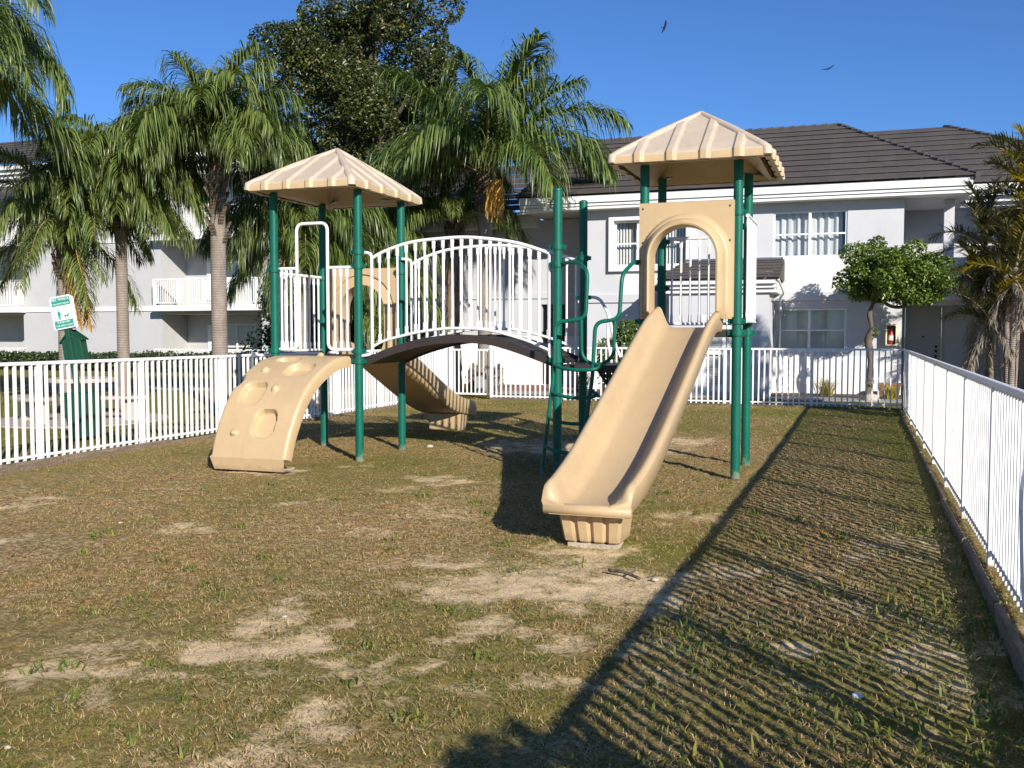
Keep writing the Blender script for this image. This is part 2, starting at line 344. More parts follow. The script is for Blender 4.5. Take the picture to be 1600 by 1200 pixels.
def blades(x, y, length, width, lean, tint, up=1.0):
    n = len(x); z = gz(x, y) + np.where((x > -11.5) & (x < 1.3) & (y < 23), relief(x, y), 0) + .002
    a = RNG.random(n)*2*np.pi; dx, dy = np.cos(a), np.sin(a); b = a+np.pi/2+RNG.normal(0,.3,n); wx, wy = np.cos(b)*width/2, np.sin(b)*width/2
    P = np.stack([x, y, z], -1); D = np.stack([dx, dy, np.zeros(n)], -1); W = np.stack([wx, wy, np.zeros(n)], -1); U = np.array([0,0,1.])
    l1 = (length*.5)[:,None]; le = lean[:,None]
    p1 = P + D*l1*np.sin(le*.7) + U*l1*np.cos(le*.7)
    p2 = p1 + D*l1*np.sin(np.minimum(le*1.35, 1.75)) + U*l1*np.cos(np.minimum(le*1.35, 1.75))
    v = np.stack([P-W, P+W, p1+W*.85, p1-W*.85, p2], 1).reshape(-1, 3)
    o = np.arange(n)*5
    f4 = np.stack([o, o+1, o+2, o+3], -1); f3 = np.stack([o+3, o+2, o+4, o+4], -1)
    return v, f4, np.stack([o+3, o+2, o+4], -1), np.repeat(tint, 5)
def grass():
    bands = [((-3.6,1.0),(2.6,4.5),10500),((-5.6,.95),(4.5,6.5),8200),((-8.2,.9),(6.5,9),4800),((-9.5,.85),(9,13),2500),((-9.5,.85),(13,22),1100),((-22,-9.55),(7.5,20),330),((-9,3.5),(22,24),260),((.95,2.6),(4,20),260)]
    X = []; Y = []; B = []
    for (x0,x1),(y0,y1),d in bands:
        n = int((x1-x0)*(y1-y0)*d); x = RNG.uniform(x0,x1,n); y = RNG.uniform(y0,y1,n)
        X.append(x); Y.append(y); B.append(np.full(n, d))
    x = np.concatenate(X); y = np.concatenate(Y); d = np.concatenate(B)
    # only what this side of the lawn can show: a wide wedge in front of the photographer
    yf = .334*-x*-1*-1 + .9425*y; yf = -x*.334*1 + .9425*y; xr = .9425*x+.334*y
    keep = np.abs(xr) < yf*.68+1.0
    s = np.clip(sandiness(x, y), 0, 1); g = greenness(x, y); cl = fbm(x*6+3, y*6+1, 3)
    tf = fbm(x*9+70, y*9+20, 3); keep &= RNG.random(len(x)) > np.clip(s*.95+np.clip((.5-tf)*5,0,.8)+.15*(cl < .42), 0, .96)
    x, y, s, g, d = x[keep], y[keep], s[keep], g[keep], d[keep]; n = len(x)
    far = np.sqrt(1600/d)
    gl = fbm(x*4.5+60, y*4.5+10, 3)
    isg = RNG.random(n) < np.clip(g*1.1+(gl-.5)*1.6, .04, .95)
    L = np.where(isg, RNG.uniform(.014,.034,n), RNG.uniform(.02,.055,n))*np.clip(far,.75,1.5)
    W = RNG.uniform(.003,.0068,n)*np.clip(far,.7,3.2)
    lean = np.where(isg, RNG.uniform(.6,1.5,n), RNG.uniform(1.0,1.55,n))
    t = np.where(isg, np.clip(RNG.normal(.22,.15,n),0,.5), np.clip(RNG.normal(.68,.2,n),.3,1))
    v, f4, f3, tt = blades(x, y, L, W, lean, t)
    # broad weed leaves near the right fence and in scattered tufts
    m = 5200; wx = RNG.uniform(-1.2,.8,m); wy = RNG.uniform(2.8,9,m); k = RNG.random(m) < np.clip(fbm(wx*2.2+90, wy*2.2, 3)*2.6-1.05+.5*np.clip((wx+.4),0,1)-.06*(wy-3), 0, 1); wx, wy = wx[k], wy[k]
    c = RNG.uniform([-6,2.8],[.3,11],(70,2)); q = np.repeat(c, 16, 0)+RNG.normal(0,.035,(70*16,2)); wx = np.concatenate([wx,q[:,0]]); wy = np.concatenate([wy,q[:,1]]); m = len(wx)
    v2, g4, g3, t2 = blades(wx, wy, RNG.uniform(.03,.075,m), RNG.uniform(.007,.016,m), RNG.uniform(.3,1.2,m), np.clip(RNG.normal(.17,.12,m),0,.5))
    # loose straw lying on the soil
    m = 16000; sx = RNG.uniform(-6,.8,m); sy = RNG.uniform(2.6,9.5,m)
    v3, h4, h3, t3 = blades(sx, sy, RNG.uniform(.03,.1,m), RNG.uniform(.002,.004,m), RNG.uniform(1.45,1.6,m), RNG.uniform(.6,1,m)); v3[:,2] += .012
    a = len(v); b = a+len(v2)
    V = np.concatenate([v, v2, v3]); T = np.concatenate([tt, t2, t3])
    F3 = np.concatenate([f3, f4[:,[0,1,2]], f4[:,[0,2,3]], g3+a, g4[:,[0,1,2]]+a, g4[:,[0,2,3]]+a, h3+b, h4[:,[0,1,2]]+b, h4[:,[0,2,3]]+b])
    me = np_mesh('grass', V, F3, {'tint': T}); me.materials.append(M['grassblade'])
    tag(link_mesh('grass', me), 'short patchy dry lawn grass with green tufts around the playground', 'grass', kind='stuff')
    print('blades', n)
grass()
def slab(name, x0,x1,y0,y1,z, mat):
    b = MB(); b.box(x0,x1,y0,y1,-.05,z); return tag(b.build(name, mat), kind='structure')
slab('pavement', -9, 6, 24.05, 25.0, .03, M['pave'])
slab('mulch_bed', -7.3, 1.0, 25.1, 26.75, .035, M['mulch'])
slab('mulch_bed', -14, -9.6, 26.5, 27.95, .035, M['mulch'])
slab('brick_path', -9.5, -7.42, 25.05, 27.95, .04, M['brick'])
slab('pavement', -24, -9.9, 22.8, 24.0, .03, M['pave'])

# ------------------------------------------------------------------ fences
def fence(label, axis, const, a0, a1, z0=.03, zt=1.27, bay=1.84, face=1, bent=None, kerb=True):
    def P(a, o, z): return (const+o, a, z) if axis == 'y' else (a, const+o, z)
    root = thing('picket_fence', label, 'fence', P(a0, 0, 0), 'white metal picket fences')
    n = max(1, round((a1-a0)/bay)); st = (a1-a0)/n
    b = MB(); b.bar(P(a0,0,zt-.022), P(a1,0,zt-.022), .05, .044); b.build('top_rail', M['fencewhite'], root, bevel=.008)
    b = MB(); b.bar(P(a0,0,z0+.06), P(a1,0,z0+.06), .025, .03); b.build('bottom_rail', M['fencewhite'], root)
    for i in range(n+1):
        a = a0+i*st; b = MB(); b.bar(P(a,0,z0-.1), P(a,0,zt-.045), .066, .066); b.build('post', M['fencewhite'], root, bevel=.006)
    for i in range(n):
        b = MB(); k = 15
        for j in range(1, k):
            a = a0+i*st+j*st/k+random.gauss(0,.003); t = random.gauss(0,.006); w = .031
            if bent is not None and abs(a-bent) < st/k*.5:
                b.tube(smooth_path([P(a,0,zt-.05),P(a+.01,-.0,zt-.3),P(a-.03,-.035,.75),P(a-.01,-.02,.3),P(a,0,z0+.02)],4), .017, 4); continue
            b.bar(P(a+t,0,z0+.005), P(a,0,zt-.044), w, w)
        b.build('picket_panel', M['fencewhite'], root)
    return root
fence('long white picket fence receding along the right edge of the lawn, with one bent picket', 'y', .887, -1.73, 21.95, .04, bent=5.95)
fence('white picket fence across the back, in front of the two-storey building', 'x', 21.95, -8.3, .887, .03, bay=1.835)
fence('white picket fence along the left side, in front of the pet waste station', 'y', -9.52, 5.75, 22.2, .03, zt=1.25)
g = thing('fence_gate', 'narrow white picket gate with a latch at the far back corner of the lawn', 'gate', (-9.0,22.1,0))
b = MB()
for px in (-9.42,-8.36): b.box(px-.045,px+.045,22.06,22.15,-.1,1.3)
b.build('gate_post', M['fencewhite'], g, bevel=.01)
b = MB(); b.box(-9.36,-8.42,22.08,22.12,1.17,1.21); b.box(-9.36,-8.42,22.08,22.12,.1,.14)
for k in range(9): b.box(-9.33+k*.108,-9.303+k*.108,22.087,22.113,.14,1.17)
b.build('gate_leaf', M['fencewhite'], g)
b = MB(); b.box(-8.5,-8.3,22.03,22.06,.74,.79); b.box(-8.47,-8.43,22.0,22.06,.72,.81); b.build('latch', M['metal'], g)
def kerbline(p, q, w, z0, z1, mat):
    b = MB(); p = Vector(p); q = Vector(q); n = max(1, round((q-p).length/2.0))
    for i in range(n):
        a = p.lerp(q, i/n+.002); c = p.lerp(q, (i+1)/n-.002); dz = random.gauss(0,.014); dx = random.gauss(0,.012)
        b.bar((a.x+dx,a.y,(z0+z1)/2+dz),(c.x+random.gauss(0,.008),c.y,(z0+z1)/2+dz),w,z1-z0)
    return tag(b.build('kerb', mat, bevel=.012), kind='structure')
kerbline((.79,-1.5,0),(.79,21.8,0),.045,-.3,.02,M['timber'])
kerbline((-9.42,5.6,0),(-9.42,21.9,0),.07,-.3,.05,M['timber'])
kerbline((-8.3,21.84,0),(.74,21.84,0),.07,-.3,.03,M['timberx'])

# ------------------------------------------------------------------ playground
PG = thing('playground_structure', 'green tan and white playground climbing structure with two roofed towers, arched bridge and slides', 'playground', (-4,11.5,0))
post_r = .053
POSTS = {}
def post(key, x, y, zt, cols, cap=False):
    b = MB(); b.cyl(x,y,-.2,zt,post_r,None,20)
    if cap: b.tube([(x,y,zt),(x,y,zt+.02),(x,y,zt+.035)],.05,20,True,[post_r+.004,post_r+.002,.03])
    o = b.build('post', M['green'], PG, autos=40); POSTS[key] = (x,y)
    for z in cols:
        b = MB(); b.cyl(x,y,z-.035,z+.035,.066,None,20); b.cyl(x,y,z-.022,z+.022,.07,None,20)
        b.box(x-.1,x-.055,y-.02,y+.02,z-.025,z+.025); b.box(x+.055,x+.1,y-.02,y+.02,z-.025,z+.025)
        b.tube([(x+.078,y-.028,z),(x+.078,y-.018,z)],.008,6); b.tube([(x-.078,y-.028,z),(x-.078,y-.018,z)],.008,6)
        b.build('clamp', M['green'], o, autos=40)
FX,FY,s1 = -5.98,11.06,1.23
post('F',FX,FY,3.42,[2.62,2.44,1.37,1.24]); post('L',FX-s1,FY,3.42,[2.42,1.37,1.24]); post('R',FX,FY+s1,3.42,[2.62,2.44,1.24]); post('B',FX-s1,FY+s1,3.42,[2.38,1.36,1.24])
post('P',-3.34,11.02,3.25,[2.6,2.4,1.28],True); post('Q',-3.34,12.15,3.25,[2.55,2.05,1.2],True)
post('FR',-1.285,11.1,3.5,[2.93,1.73,1.6]); post('BR',-1.285,12.145,3.5,[2.88,1.73,1.6]); post('FL',-2.33,11.1,3.5,[2.4,1.73,1.6]); post('BL',-2.33,12.145,3.5,[2.72,2.15,1.6])
def deck(x0,x1,y0,y1,z,t=.09):
    b = MB(); c = .07
    poly = [(x0+c,y0,z),(x1-c,y0,z),(x1-c,y0+c,z),(x1,y0+c,z),(x1,y1-c,z),(x1-c,y1-c,z),(x1-c,y1,z),(x0+c,y1,z),(x0+c,y1-c,z),(x0,y1-c,z),(x0,y0+c,z),(x0+c,y0+c,z)]
    b.prism(poly,(0,0,-t)); return b.build('deck', M['deck'], PG, bevel=.008)
deck(FX-s1,FX,FY,FY+s1,1.3,.1); deck(-3.34,-2.33,11.02,12.15,1.225,.07); deck(-2.33,-1.285,11.1,12.145,1.64,.09)
b = MB(); b.box(-2.345,-2.315,11.17,12.08,1.225,1.55); b.build('riser', M['deck'], PG)
# perforated triangular panel under the landing
def perforated(o, u, v, nu, nv, inside, r=.3):
    b = MB(); o = Vector(o); u = Vector(u); v = Vector(v)
    for i in range(nu):
        for j in range(nv):
            c = o+u*(i+.5)+v*(j+.5)
            if not inside((i+.5)/nu,(j+.5)/nv): continue
            sq = []; ci = []
            for k in range(8):
                a = math.pi/4*k; cx, sy = math.cos(a), math.sin(a); m = max(abs(cx),abs(sy))
                sq.append(c+u*(cx/m*.5)+v*(sy/m*.5)); ci.append(c+u*cx*r+v*sy*r)
            hole = (i % 2 == 0) and (j % 6 not in (3,))
            if hole: b.add(sq+ci,[(k,(k+1)%8,8+(k+1)%8,8+k) for k in range(8)])
            else: b.add([sq[1],sq[3],sq[5],sq[7]],[(0,1,2,3)])
    return b
b = perforated((-2.96,11.35,1.2),(.0185,0,0),(0,0,-.033),34,23,lambda a,c: a > c*.8 and a < 1.05-c*.2)
b.bar((-2.96,11.35,1.2),(-2.46,11.35,.44),.03,.03); b.bar((-2.96,11.35,1.2),(-2.3,11.35,1.2),.03,.03); b.bar((-2.46,11.35,.44),(-2.36,11.35,1.2),.02,.02)
b.build('perforated_panel', M['black'], PG)
def picket(p, q, parent, flat, r=.0145, name='picket'):
    b = MB(); p = Vector(p); q = Vector(q); d = (q-p).normalized(); L = (q-p).length
    b.tube([p+d*.03,q-d*.03],r,8)
    for a, s in ((p,1),(q,-1)):
        b.bar(a, a+d*s*.05, .042, .012, up=flat); b.bar(a+d*s*.05, a+d*s*.11, .036, .02, up=flat)
    return b.build(name, M['white'], parent, autos=50)
def barrier(p0, p1, zb, zt, n, i0=.09):
    p0 = Vector((*p0,0)); p1 = Vector((*p1,0)); d = (p1-p0).normalized(); nrm = Vector((d.y,-d.x,0))
    a = p0+d*.07; c = p1-d*.07; up = Vector((0,0,1))
    b = MB(); b.tube([a+up*zt,c+up*zt],.021,12); b.tube([a+up*zb,c+up*zb],.019,12)
    o = b.build('barrier', M['white'], PG, autos=50)
    for i in range(n):
        q = a.lerp(c,(i+.5)/n); picket(q+up*zb,q+up*zt,o,nrm)
    return o
# left tower front barrier with hoop entrance
b = MB(); y = FY
x0,x1 = -7.14,-6.05
b.tube(round_path([(x0,y,1.385),(-6.87,y,1.385),(-6.87,y,3.0),(-6.42,y,3.0),(-6.42,y,1.385),(x1,y,1.385)],.1,6),.021,12)
b.tube([(x0,y,2.43),(-6.87,y,2.43)],.021,12); b.tube([(-6.42,y,2.43),(x1,y,2.43)],.021,12)
o = b.build('entrance_hoop', M['white'], PG, autos=50)
for x in (-7.1,-7.03,-6.96): picket((x,y,1.385),(x,y,2.43),o,(0,-1,0))
for x in (-6.32,-6.23,-6.14): picket((x,y,1.385),(x,y,2.43),o,(0,-1,0))
barrier((FX-s1,FY),(FX-s1,FY+s1),1.36,2.38,9)
barrier((-2.33,12.145),(-1.285,12.145),1.71,2.76,8)
barrier((-1.19,11.1),(-1.19,12.145),1.73,2.9,15)
# bridge
TR = [(-5.79,2.53),(-5.62,2.614),(-5.26,2.715),(-4.85,2.75),(-4.45,2.752),(-3.92,2.681),(-3.55,2.57),(-3.45,2.525)]
BRl = [(-5.79,1.42),(-5.62,1.50),(-5.27,1.585),(-5.0,1.63),(-4.69,1.655),(-4.24,1.635),(-3.76,1.517),(-3.45,1.39)]
DT = [(-5.9,1.275),(-5.62,1.395),(-5.3,1.49),(-5.0,1.55),(-4.64,1.58),(-4.3,1.562),(-4.08,1.52),(-3.77,1.425),(-3.42,1.3)]
def lerp(T, x): return float(np.interp(x, [p[0] for p in T], [p[1] for p in T]))
br = MB(); ring = []
pth = smooth_path([(x,0,z) for x,z in DT],5)
br.sweep([[(p.x,11.12,p.z-.04),(p.x,12.21,p.z-.04),(p.x,12.21,p.z-.075),(p.x,11.12,p.z-.075)] for p in pth])
bridge = br.build('bridge', M['deck'], PG, autos=30)
for yy in (11.085,12.2):
    q = MB(); q.sweep([[(p.x,yy,p.z+.0),(p.x,yy+.035,p.z+.0),(p.x,yy+.035,p.z-.1),(p.x,yy,p.z-.1)] for p in pth]); q.build('stringer', M['deck'], bridge, autos=30)
q = MB()
for k in range(22):
    x = -5.8+k*.107; z = lerp(DT,x); dz = lerp(DT,x+.05)-lerp(DT,x-.05)
    q.bar((x-.046,11.66,z-.03-dz*.46),(x+.046,11.66,z-.03+dz*.46),1.06,.018)
q.build('plank', M['deck'], bridge)
for yy in (11.06,12.22):
    q = MB(); q.tube(smooth_path([(x,yy,z) for x,z in TR],5),.021,10); q.tube(smooth_path([(x,yy,z) for x,z in BRl],5),.018,10)
    q.tube(round_path([(-5.93,yy,2.61),(-5.79,yy,2.6),(-5.79,yy,1.33),(-5.93,yy,1.31)],.08,5),.02,10)
    q.tube(round_path([(-3.39,yy,2.59),(-3.45,yy,2.55),(-3.45,yy,1.32),(-3.39,yy,1.29)],.06,5),.02,10)
    h = q.build('handrail', M['white'], bridge, autos=50)
    for k in range(18):
        x = -5.68+k*.1235; picket((x,yy,lerp(BRl,x)),(x,yy,lerp(TR,x)),h,(0,-1,0))
# roofs
def tower_roof(cx, cy, ax, ay, z, za, dz=.085):
    b = MB(); t = .035
    cs = [(-1,-1),(1,-1),(1,1),(-1,1)]; ch = .12
    def ringp(k, zz, c=ch):
        out = []
        for i,(sx,sy) in enumerate(cs):
            X, Y = ax*k*sx, ay*k*sy
            u = (-sx*c,0) if sx*sy > 0 else (0,-sy*c); w = (0,-sy*c) if sx*sy > 0 else (-sx*c,0)
            out += [(cx+X+u[0],cy+Y+u[1],zz),(cx+X+w[0],cy+Y+w[1],zz)]
        return out
    top = [(cx+.03*math.cos(math.pi/4*k+math.pi*1.12),cy+.03*math.sin(math.pi/4*k+math.pi*1.12),za) for k in range(8)]
    rings = [ringp(.86,z-dz+.03,.08),ringp(.95,z-dz,.1),ringp(1,z-dz),ringp(1,z-.012),ringp(.985,z),top]
    inner = [(cx+.03*math.cos(math.pi/4*k+math.pi*1.12),cy+.03*math.sin(math.pi/4*k+math.pi*1.12),za-.09) for k in range(8)]
    b.sweep([inner]+rings, True, True)
    # moulded faces: low ribs running up the slope, carried down over the rim
    def sst(t): t = min(1, max(0, t)); return t*t*(3-2*t)
    def rib(o): return .026*max(sst((o-tt+.075)/.035)*sst((tt+.075-o)/.045) for tt in (-.62,-.21,.21,.62))
    cols = sorted({round(-1+k/40, 4) for k in range(81)} | {round(tt+q, 4) for tt in (-.62,-.21,.21,.62) for q in (-.08,-.07,-.06,-.05,-.04,-.03,0,.03,.04,.05,.06,.07,.08)})
    for f in range(4):
        def at(s, o, h):   # s 0 eave .. 1 apex, o offset fraction of half width
            if f % 2 == 0:
                sg = -1 if f == 0 else 1; p = Vector((cx+o*ax, cy+sg*ay*(1-s), z+(za-z)*s)); nv = Vector((0,sg*(za-z),ay)).normalized()
            else:
                sg = 1 if f == 1 else -1; p = Vector((cx+sg*ax*(1-s), cy+o*ay, z+(za-z)*s)); nv = Vector((sg*(za-z),0,ax)).normalized()
            return p+nv*h
        ov = Vector((0,-1,0)) if f == 0 else Vector((1,0,0)) if f == 1 else Vector((0,1,0)) if f == 2 else Vector((-1,0,0))
        rows = []; ns = 10
        for o in cols:
            top_s = 1-abs(o); h0 = rib(o); col = []; c_o = max(-.93, min(.93, o))
            e = at(0, c_o, h0+.004)+ov*(.004+h0*.5); col.append(Vector((e.x-ov.x*.07,e.y-ov.y*.07,z-dz-.002))); col.append(Vector((e.x,e.y,z-dz-.002))); col.append(Vector((e.x,e.y,z-.012+h0)))
            for k in range(ns+1):
                s_ = .012+(max(top_s,.012)-.012)*k/ns; col.append(at(s_, o if k else c_o, .004+h0*sst((top_s-s_)/.07)))
            rows.append(col)
        b.sweep(rows[::-1] if f < 2 else rows, False, False)
    o = b.build('roof', [M['tanroof'], M['tan']], PG, autos=42)
    for pl in o.data.polygons: pl.material_index = 0 if pl.center.z > z-.03 and pl.normal.z > -.3 else 1
    for sx,sy in cs:
        q = MB(); p0 = Vector((cx+sx*(ax-.045),cy+sy*(ay-.045),z-.02)); p1 = Vector((cx,cy,za-.015))
        d = p1-p0
        q.tube([p0+Vector((sx*.012,sy*.012,-.055)),p0+Vector((sx*.01,sy*.01,0)),p0+d*.06+Vector((0,0,.012)),p0+d*.5+Vector((0,0,.012)),p1],.05,12,True,[.055,.058,.058,.055,.04])
        q.build('ridge', M['tanroof'], o, autos=60)
    zz = z-dz+.05
    for sx,sy in cs:
        q = MB(); q.bar((cx+sx*(ax-.12),cy+sy*(ay-.12),zz),(cx+sx*(ax-.42),cy+sy*(ay-.42),zz+.0),.05,.02); q.build('bracket', M['metal'], o)
    return o
tower_roof(-6.61,11.675,.77,1.0,3.48,4.04)
tower_roof(-1.79,11.68,.87,.96,3.56,4.17)
# moulded arch panels
def arch_panel(cx, y, x0, x1, z0, z1, zc, sg, ro=.515):
    b = MB()
    prof = [(ro,0),(ro-.012,.045),(ro-.035,.085),(ro-.055,.1),(ro-.066,.1),(ro-.072,.15),(ro-.085,.2),(ro-.105,.24),(ro-.13,.262),(ro-.15,.255),(ro-.158,.22),(ro-.158,-.03)]
    zl = z0
    path = [(0,zl+(zc-zl)*k/8,0.) for k in range(8)]      # left leg
    N_ = 36
    rings = []
    for k in range(8): rings.append((math.pi, zl+(zc-zl)*k/8))
    for k in range(N_+1): rings.append((math.pi*(1-k/N_), zc))
    for k in range(1,9): rings.append((0, zc-(zc-zl)*k/8))
    RR = []
    for i,(a,z) in enumerate(rings):
        ca, sa = math.cos(a), math.sin(a)
        leg = i < 8 or i > 8+N_
        dz = zc-z
        f = 1.0
        if leg:
            u = min(1, max(0,(z-z0)/.1)); f = .55+.45*math.sqrt(max(0,1-(1-u)**2))
        RR.append([(cx+ca*r, y+sg*h*f, z+sa*r) for r,h in prof])
    b.sweep(RR, True, False)
    b.add(RR[0],[tuple(range(len(prof)))]); b.add(RR[-1],[tuple(range(len(prof)))[::-1]])
    # plate around the arch
    ri = ro-.01
    arc = [(cx+math.cos(math.pi*(1-k/24))*ri, zc+math.sin(math.pi*(1-k/24))*ri) for k in range(25)]
    outl = []
    for (ax_,az) in arc:
        dx, dz = ax_-cx, az-zc; m = 1e9
        if dx > 1e-6: m = min(m,(x1-cx)/dx)
        if dx < -1e-6: m = min(m,(x0-cx)/dx)
        if dz > 1e-6: m = min(m,(z1-zc)/dz)
        m = max(m, 1.0)
        outl.append((cx+dx*m, zc+dz*m))
    # force corners
    for (qx,qz) in ((x0,z1),(x1,z1)):
        k = min(range(25), key=lambda i: (outl[i][0]-qx)**2+(outl[i][1]-qz)**2); outl[k] = (qx,qz)
    t = .03
    R1 = [[(p[0],y+sg*.012,p[1]),(q[0],y+sg*.012,q[1]),(q[0],y-sg*t,q[1]),(p[0],y-sg*t,p[1])] for p,q in zip(arc,outl)]
    R1 = [[(x,yy,z) for x,yy,z in r] for r in R1]
    R1.insert(0,[(arc[0][0],y+sg*.012,z0+.02),(x0,y+sg*.012,z0+.02),(x0,y-sg*t,z0+.02),(arc[0][0],y-sg*t,z0+.02)])
    R1.append([(arc[-1][0],y+sg*.012,z0+.02),(x1,y+sg*.012,z0+.02),(x1,y-sg*t,z0+.02),(arc[-1][0],y-sg*t,z0+.02)])
    b.sweep(R1, True, True)
    return b.build('arch_panel', M['tan'], PG, autos=40)
arch_panel(-1.845,11.03,-2.375,-1.315,1.755,3.06,2.42,-1)
arch_panel(-6.595,12.33,-7.12,-6.07,1.36,2.5,1.93,1,.5)
# slides
def slide(path, xc0, xc1, hw0, hw1, horn=True, foot=True, sgn=-1):
    P = smooth_path([(0,a,z) for a,z in path],5); n = len(P); rings = []
    for i,p in enumerate(P):
        t = i/(n-1); a = P[max(i-1,0)]; c = P[min(i+1,n-1)]; d = (c-a).normalized(); nr = Vector((0,-d.z*(1 if d.y>0 else -1),abs(d.y)))
        xc = xc0+(xc1-xc0)*t; hw = hw0+(hw1-hw0)*t
        h = .175+.035*math.sin(min(1,t*1.0)*math.pi)
        if t < .12: h += .06*(1-t/.12) if horn else 0
        if t > .93: h *= 1-.55*((t-.93)/.07)**2
        bw = hw-.165
        half = [(0,0),(bw*.8,.0),(bw,.012),(bw+.035,.04),(bw+.07,h*.5),(hw-.06,h-.03),(hw-.04,h-.004),(hw-.015,h+.003),(hw+.012,h-.012),(hw+.018,h-.04),(hw-.01,-.035),(hw-.04,-.06),(0,-.06)]
        pr = half + [(-x,z) for x,z in half[-2:0:-1]]
        rings.append([(xc+x, p.y+nr.y*z, p.z+nr.z*z) for x,z in pr])
    b = MB(); b.sweep(rings, True, True)
    p = P[-1]; q0 = P[-2]; dy = 1 if p.y > q0.y else -1
    # rolled lip under the exit
    b.tube([(xc1-hw1-.012,p.y-dy*.03,p.z-.02),(xc1-hw1,p.y-dy*.03,p.z-.02),(xc1+hw1,p.y-dy*.03,p.z-.02),(xc1+hw1+.012,p.y-dy*.03,p.z-.02)],.042,12,True,[.03,.044,.044,.03])
    o = b.build('slide', M['tan'], PG, autos=50)
    if foot:
        q = MB(); yb = p.y-dy*.1; zt = p.z-.05; zb = -.085; hw = hw1-.07
        prof = []; m = 4
        for k in range(m):
            x0 = -hw+2*hw*k/m; x1 = -hw+2*hw*(k+1)/m
            prof += [(x0+.008,.03),(x0+.03,0),(x1-.03,0),(x1-.008,.03)]
        def rg(z, sc, off): 
            fr = [(xc1+x*sc, yb-dy*(d+off), z) for x,d in prof]; bk = [(xc1+hw*sc, yb-dy*(.38+off*.0), z),(xc1-hw*sc, yb-dy*.38, z)]
            return fr+bk
        q.sweep([rg(zt+.03,1.0,-.02),rg(zb+.07,.87,.06),rg(zb+.05,.8,.1),rg(zb+.04,.7,.12)],True,True); q.build('slide_foot', M['tan'], o, autos=30)
        q = MB(); q.box(xc1-.2,xc1+.2,min(yb-dy*.3,yb-dy*.1),max(yb-dy*.3,yb-dy*.1),-.2,zb+.05); q.build('footing', M['concrete'], o)
    return o
slide([(11.1,1.66),(10.95,1.655),(10.72,1.6),(10.3,1.44),(9.27,1.02),(8.53,.715),(8.05,.52),(7.75,.41),(7.5,.335),(7.3,.29),(7.12,.272)],-1.81,-1.93,.375,.335)
slide([(12.3,1.3),(12.45,1.295),(12.7,1.22),(13.3,.94),(14.0,.62),(14.4,.45),(14.7,.36),(15.0,.31),(15.25,.29)],-6.58,-6.42,.4,.37)
# climber
def climber():
    nu, nv = 90, 130; xl0,xr0,xl1,xr1 = -7.16,-6.1,-7.28,-6.26
    key = smooth_path([(0,11.05,1.305),(0,10.86,1.29),(0,10.66,1.24),(0,10.4,1.12),(0,10.18,.96),(0,10.01,.76),(0,9.89,.54),(0,9.81,.34),(0,9.76,.13)],14)
    def cv(v):
        f = v*(len(key)-1); i = min(int(f),len(key)-2); p = key[i].lerp(key[i+1],f-i); d = (key[i+1]-key[i]).normalized(); return p, Vector((0,d.z,-d.y))
    pocket = [(.36,.2,.16,.055),(.68,.34,.18,.07),(.3,.55,.16,.085),(.62,.76,.155,.1),(-.02,.46,.09,.055)]
    bumps = [(.25,.36),(.58,.52),(.26,.83),(.62,.03)]
    V = []; F = []
    for j in range(nv+1):
        v = j/nv; p, nr = cv(v)
        if nr.z < 0: nr = -nr
        for i in range(nu+1):
            u = i/nu; x = (xl0+(xl1-xl0)*v)*(1-u)+(xr0+(xr1-xr0)*v)*u; h = 0
            e = min(u,1-u); h -= .02*max(0,1-e/.03)**2
            for (a,c,ru,rv) in pocket:
                d = (abs((u-a)/ru)**3+abs((v-c)/rv)**3)**(1/3)
                k = min(1,max(0,(1.0-d)/.13)); h -= .085*k*k*(3-2*k)
            for (a,c) in bumps:
                d2 = ((u-a)*1.04)**2+((v-c)*1.95)**2; q = .0022-d2*1.0
                if q > 0: h += math.sqrt(q)*1.0
            w = p+nr*h; V.append((x,w.y,w.z))
    W = nu+1
    for j in range(nv):
        for i in range(nu): F.append((j*W+i,(j+1)*W+i,(j+1)*W+i+1,j*W+i+1))
    b = MB(); b.add(V,F)
    # side flanges and underside
    for i, sg in ((0,-1),(nu,1)):
        RR = []
        for j in range(0,nv+1,2):
            p, nr = cv(j/nv)
            if nr.z < 0: nr = -nr
            x,y,z = V[j*W+i]; RR.append([(x,y,z),(x+sg*.012,y-nr.y*.03,z-nr.z*.03),(x+sg*.012,y-nr.y*.12,z-nr.z*.12),(x-sg*.03,y-nr.y*.12,z-nr.z*.12)])
        b.sweep(RR,False,False)
    RR = []
    for j in range(0,nv+1,5):
        p, nr = cv(j/nv)
        if nr.z < 0: nr = -nr
        RR.append([(V[j*W][0]+.0,V[j*W][1]-nr.y*.09,V[j*W][2]-nr.z*.09),(V[j*W+nu][0],V[j*W+nu][1]-nr.y*.09,V[j*W+nu][2]-nr.z*.09)])
    b.sweep(RR,False,False)
    x0,x1 = V[nv*W][0],V[nv*W+nu][0]; y0,z0 = V[nv*W][1],V[nv*W][2]
    b.sweep([[(x0,y0,z0+.02),(x1,y0,z0+.02)],[(x0,y0-.03,z0),(x1,y0-.03,z0)],[(x0+.04,y0+.0,-.02),(x1-.02,y0+.0,-.02)],[(x0+.05,y0+.22,-.03),(x1-.04,y0+.22,-.03)]],False,False)
    o = b.build('climber', M['tan'], PG, autos=60)
    q = MB(); q.box(-7.15,-6.4,9.95,10.2,-.2,-.02); q.build('footing', M['concrete'], o)
climber()
def bolt(x, y, z, d):
    b = MB(); p = Vector((x,y,z)); d = Vector(d); b.tube([p, p+d*.006, p+d*.01], .011, 10, True, [.012,.012,.007]); b.build('bolt', M['metal'], PG)
for x in (-2.33,-1.36):
    for z in (3.0,2.62): bolt(x,11.016,z,(0,-1,0))
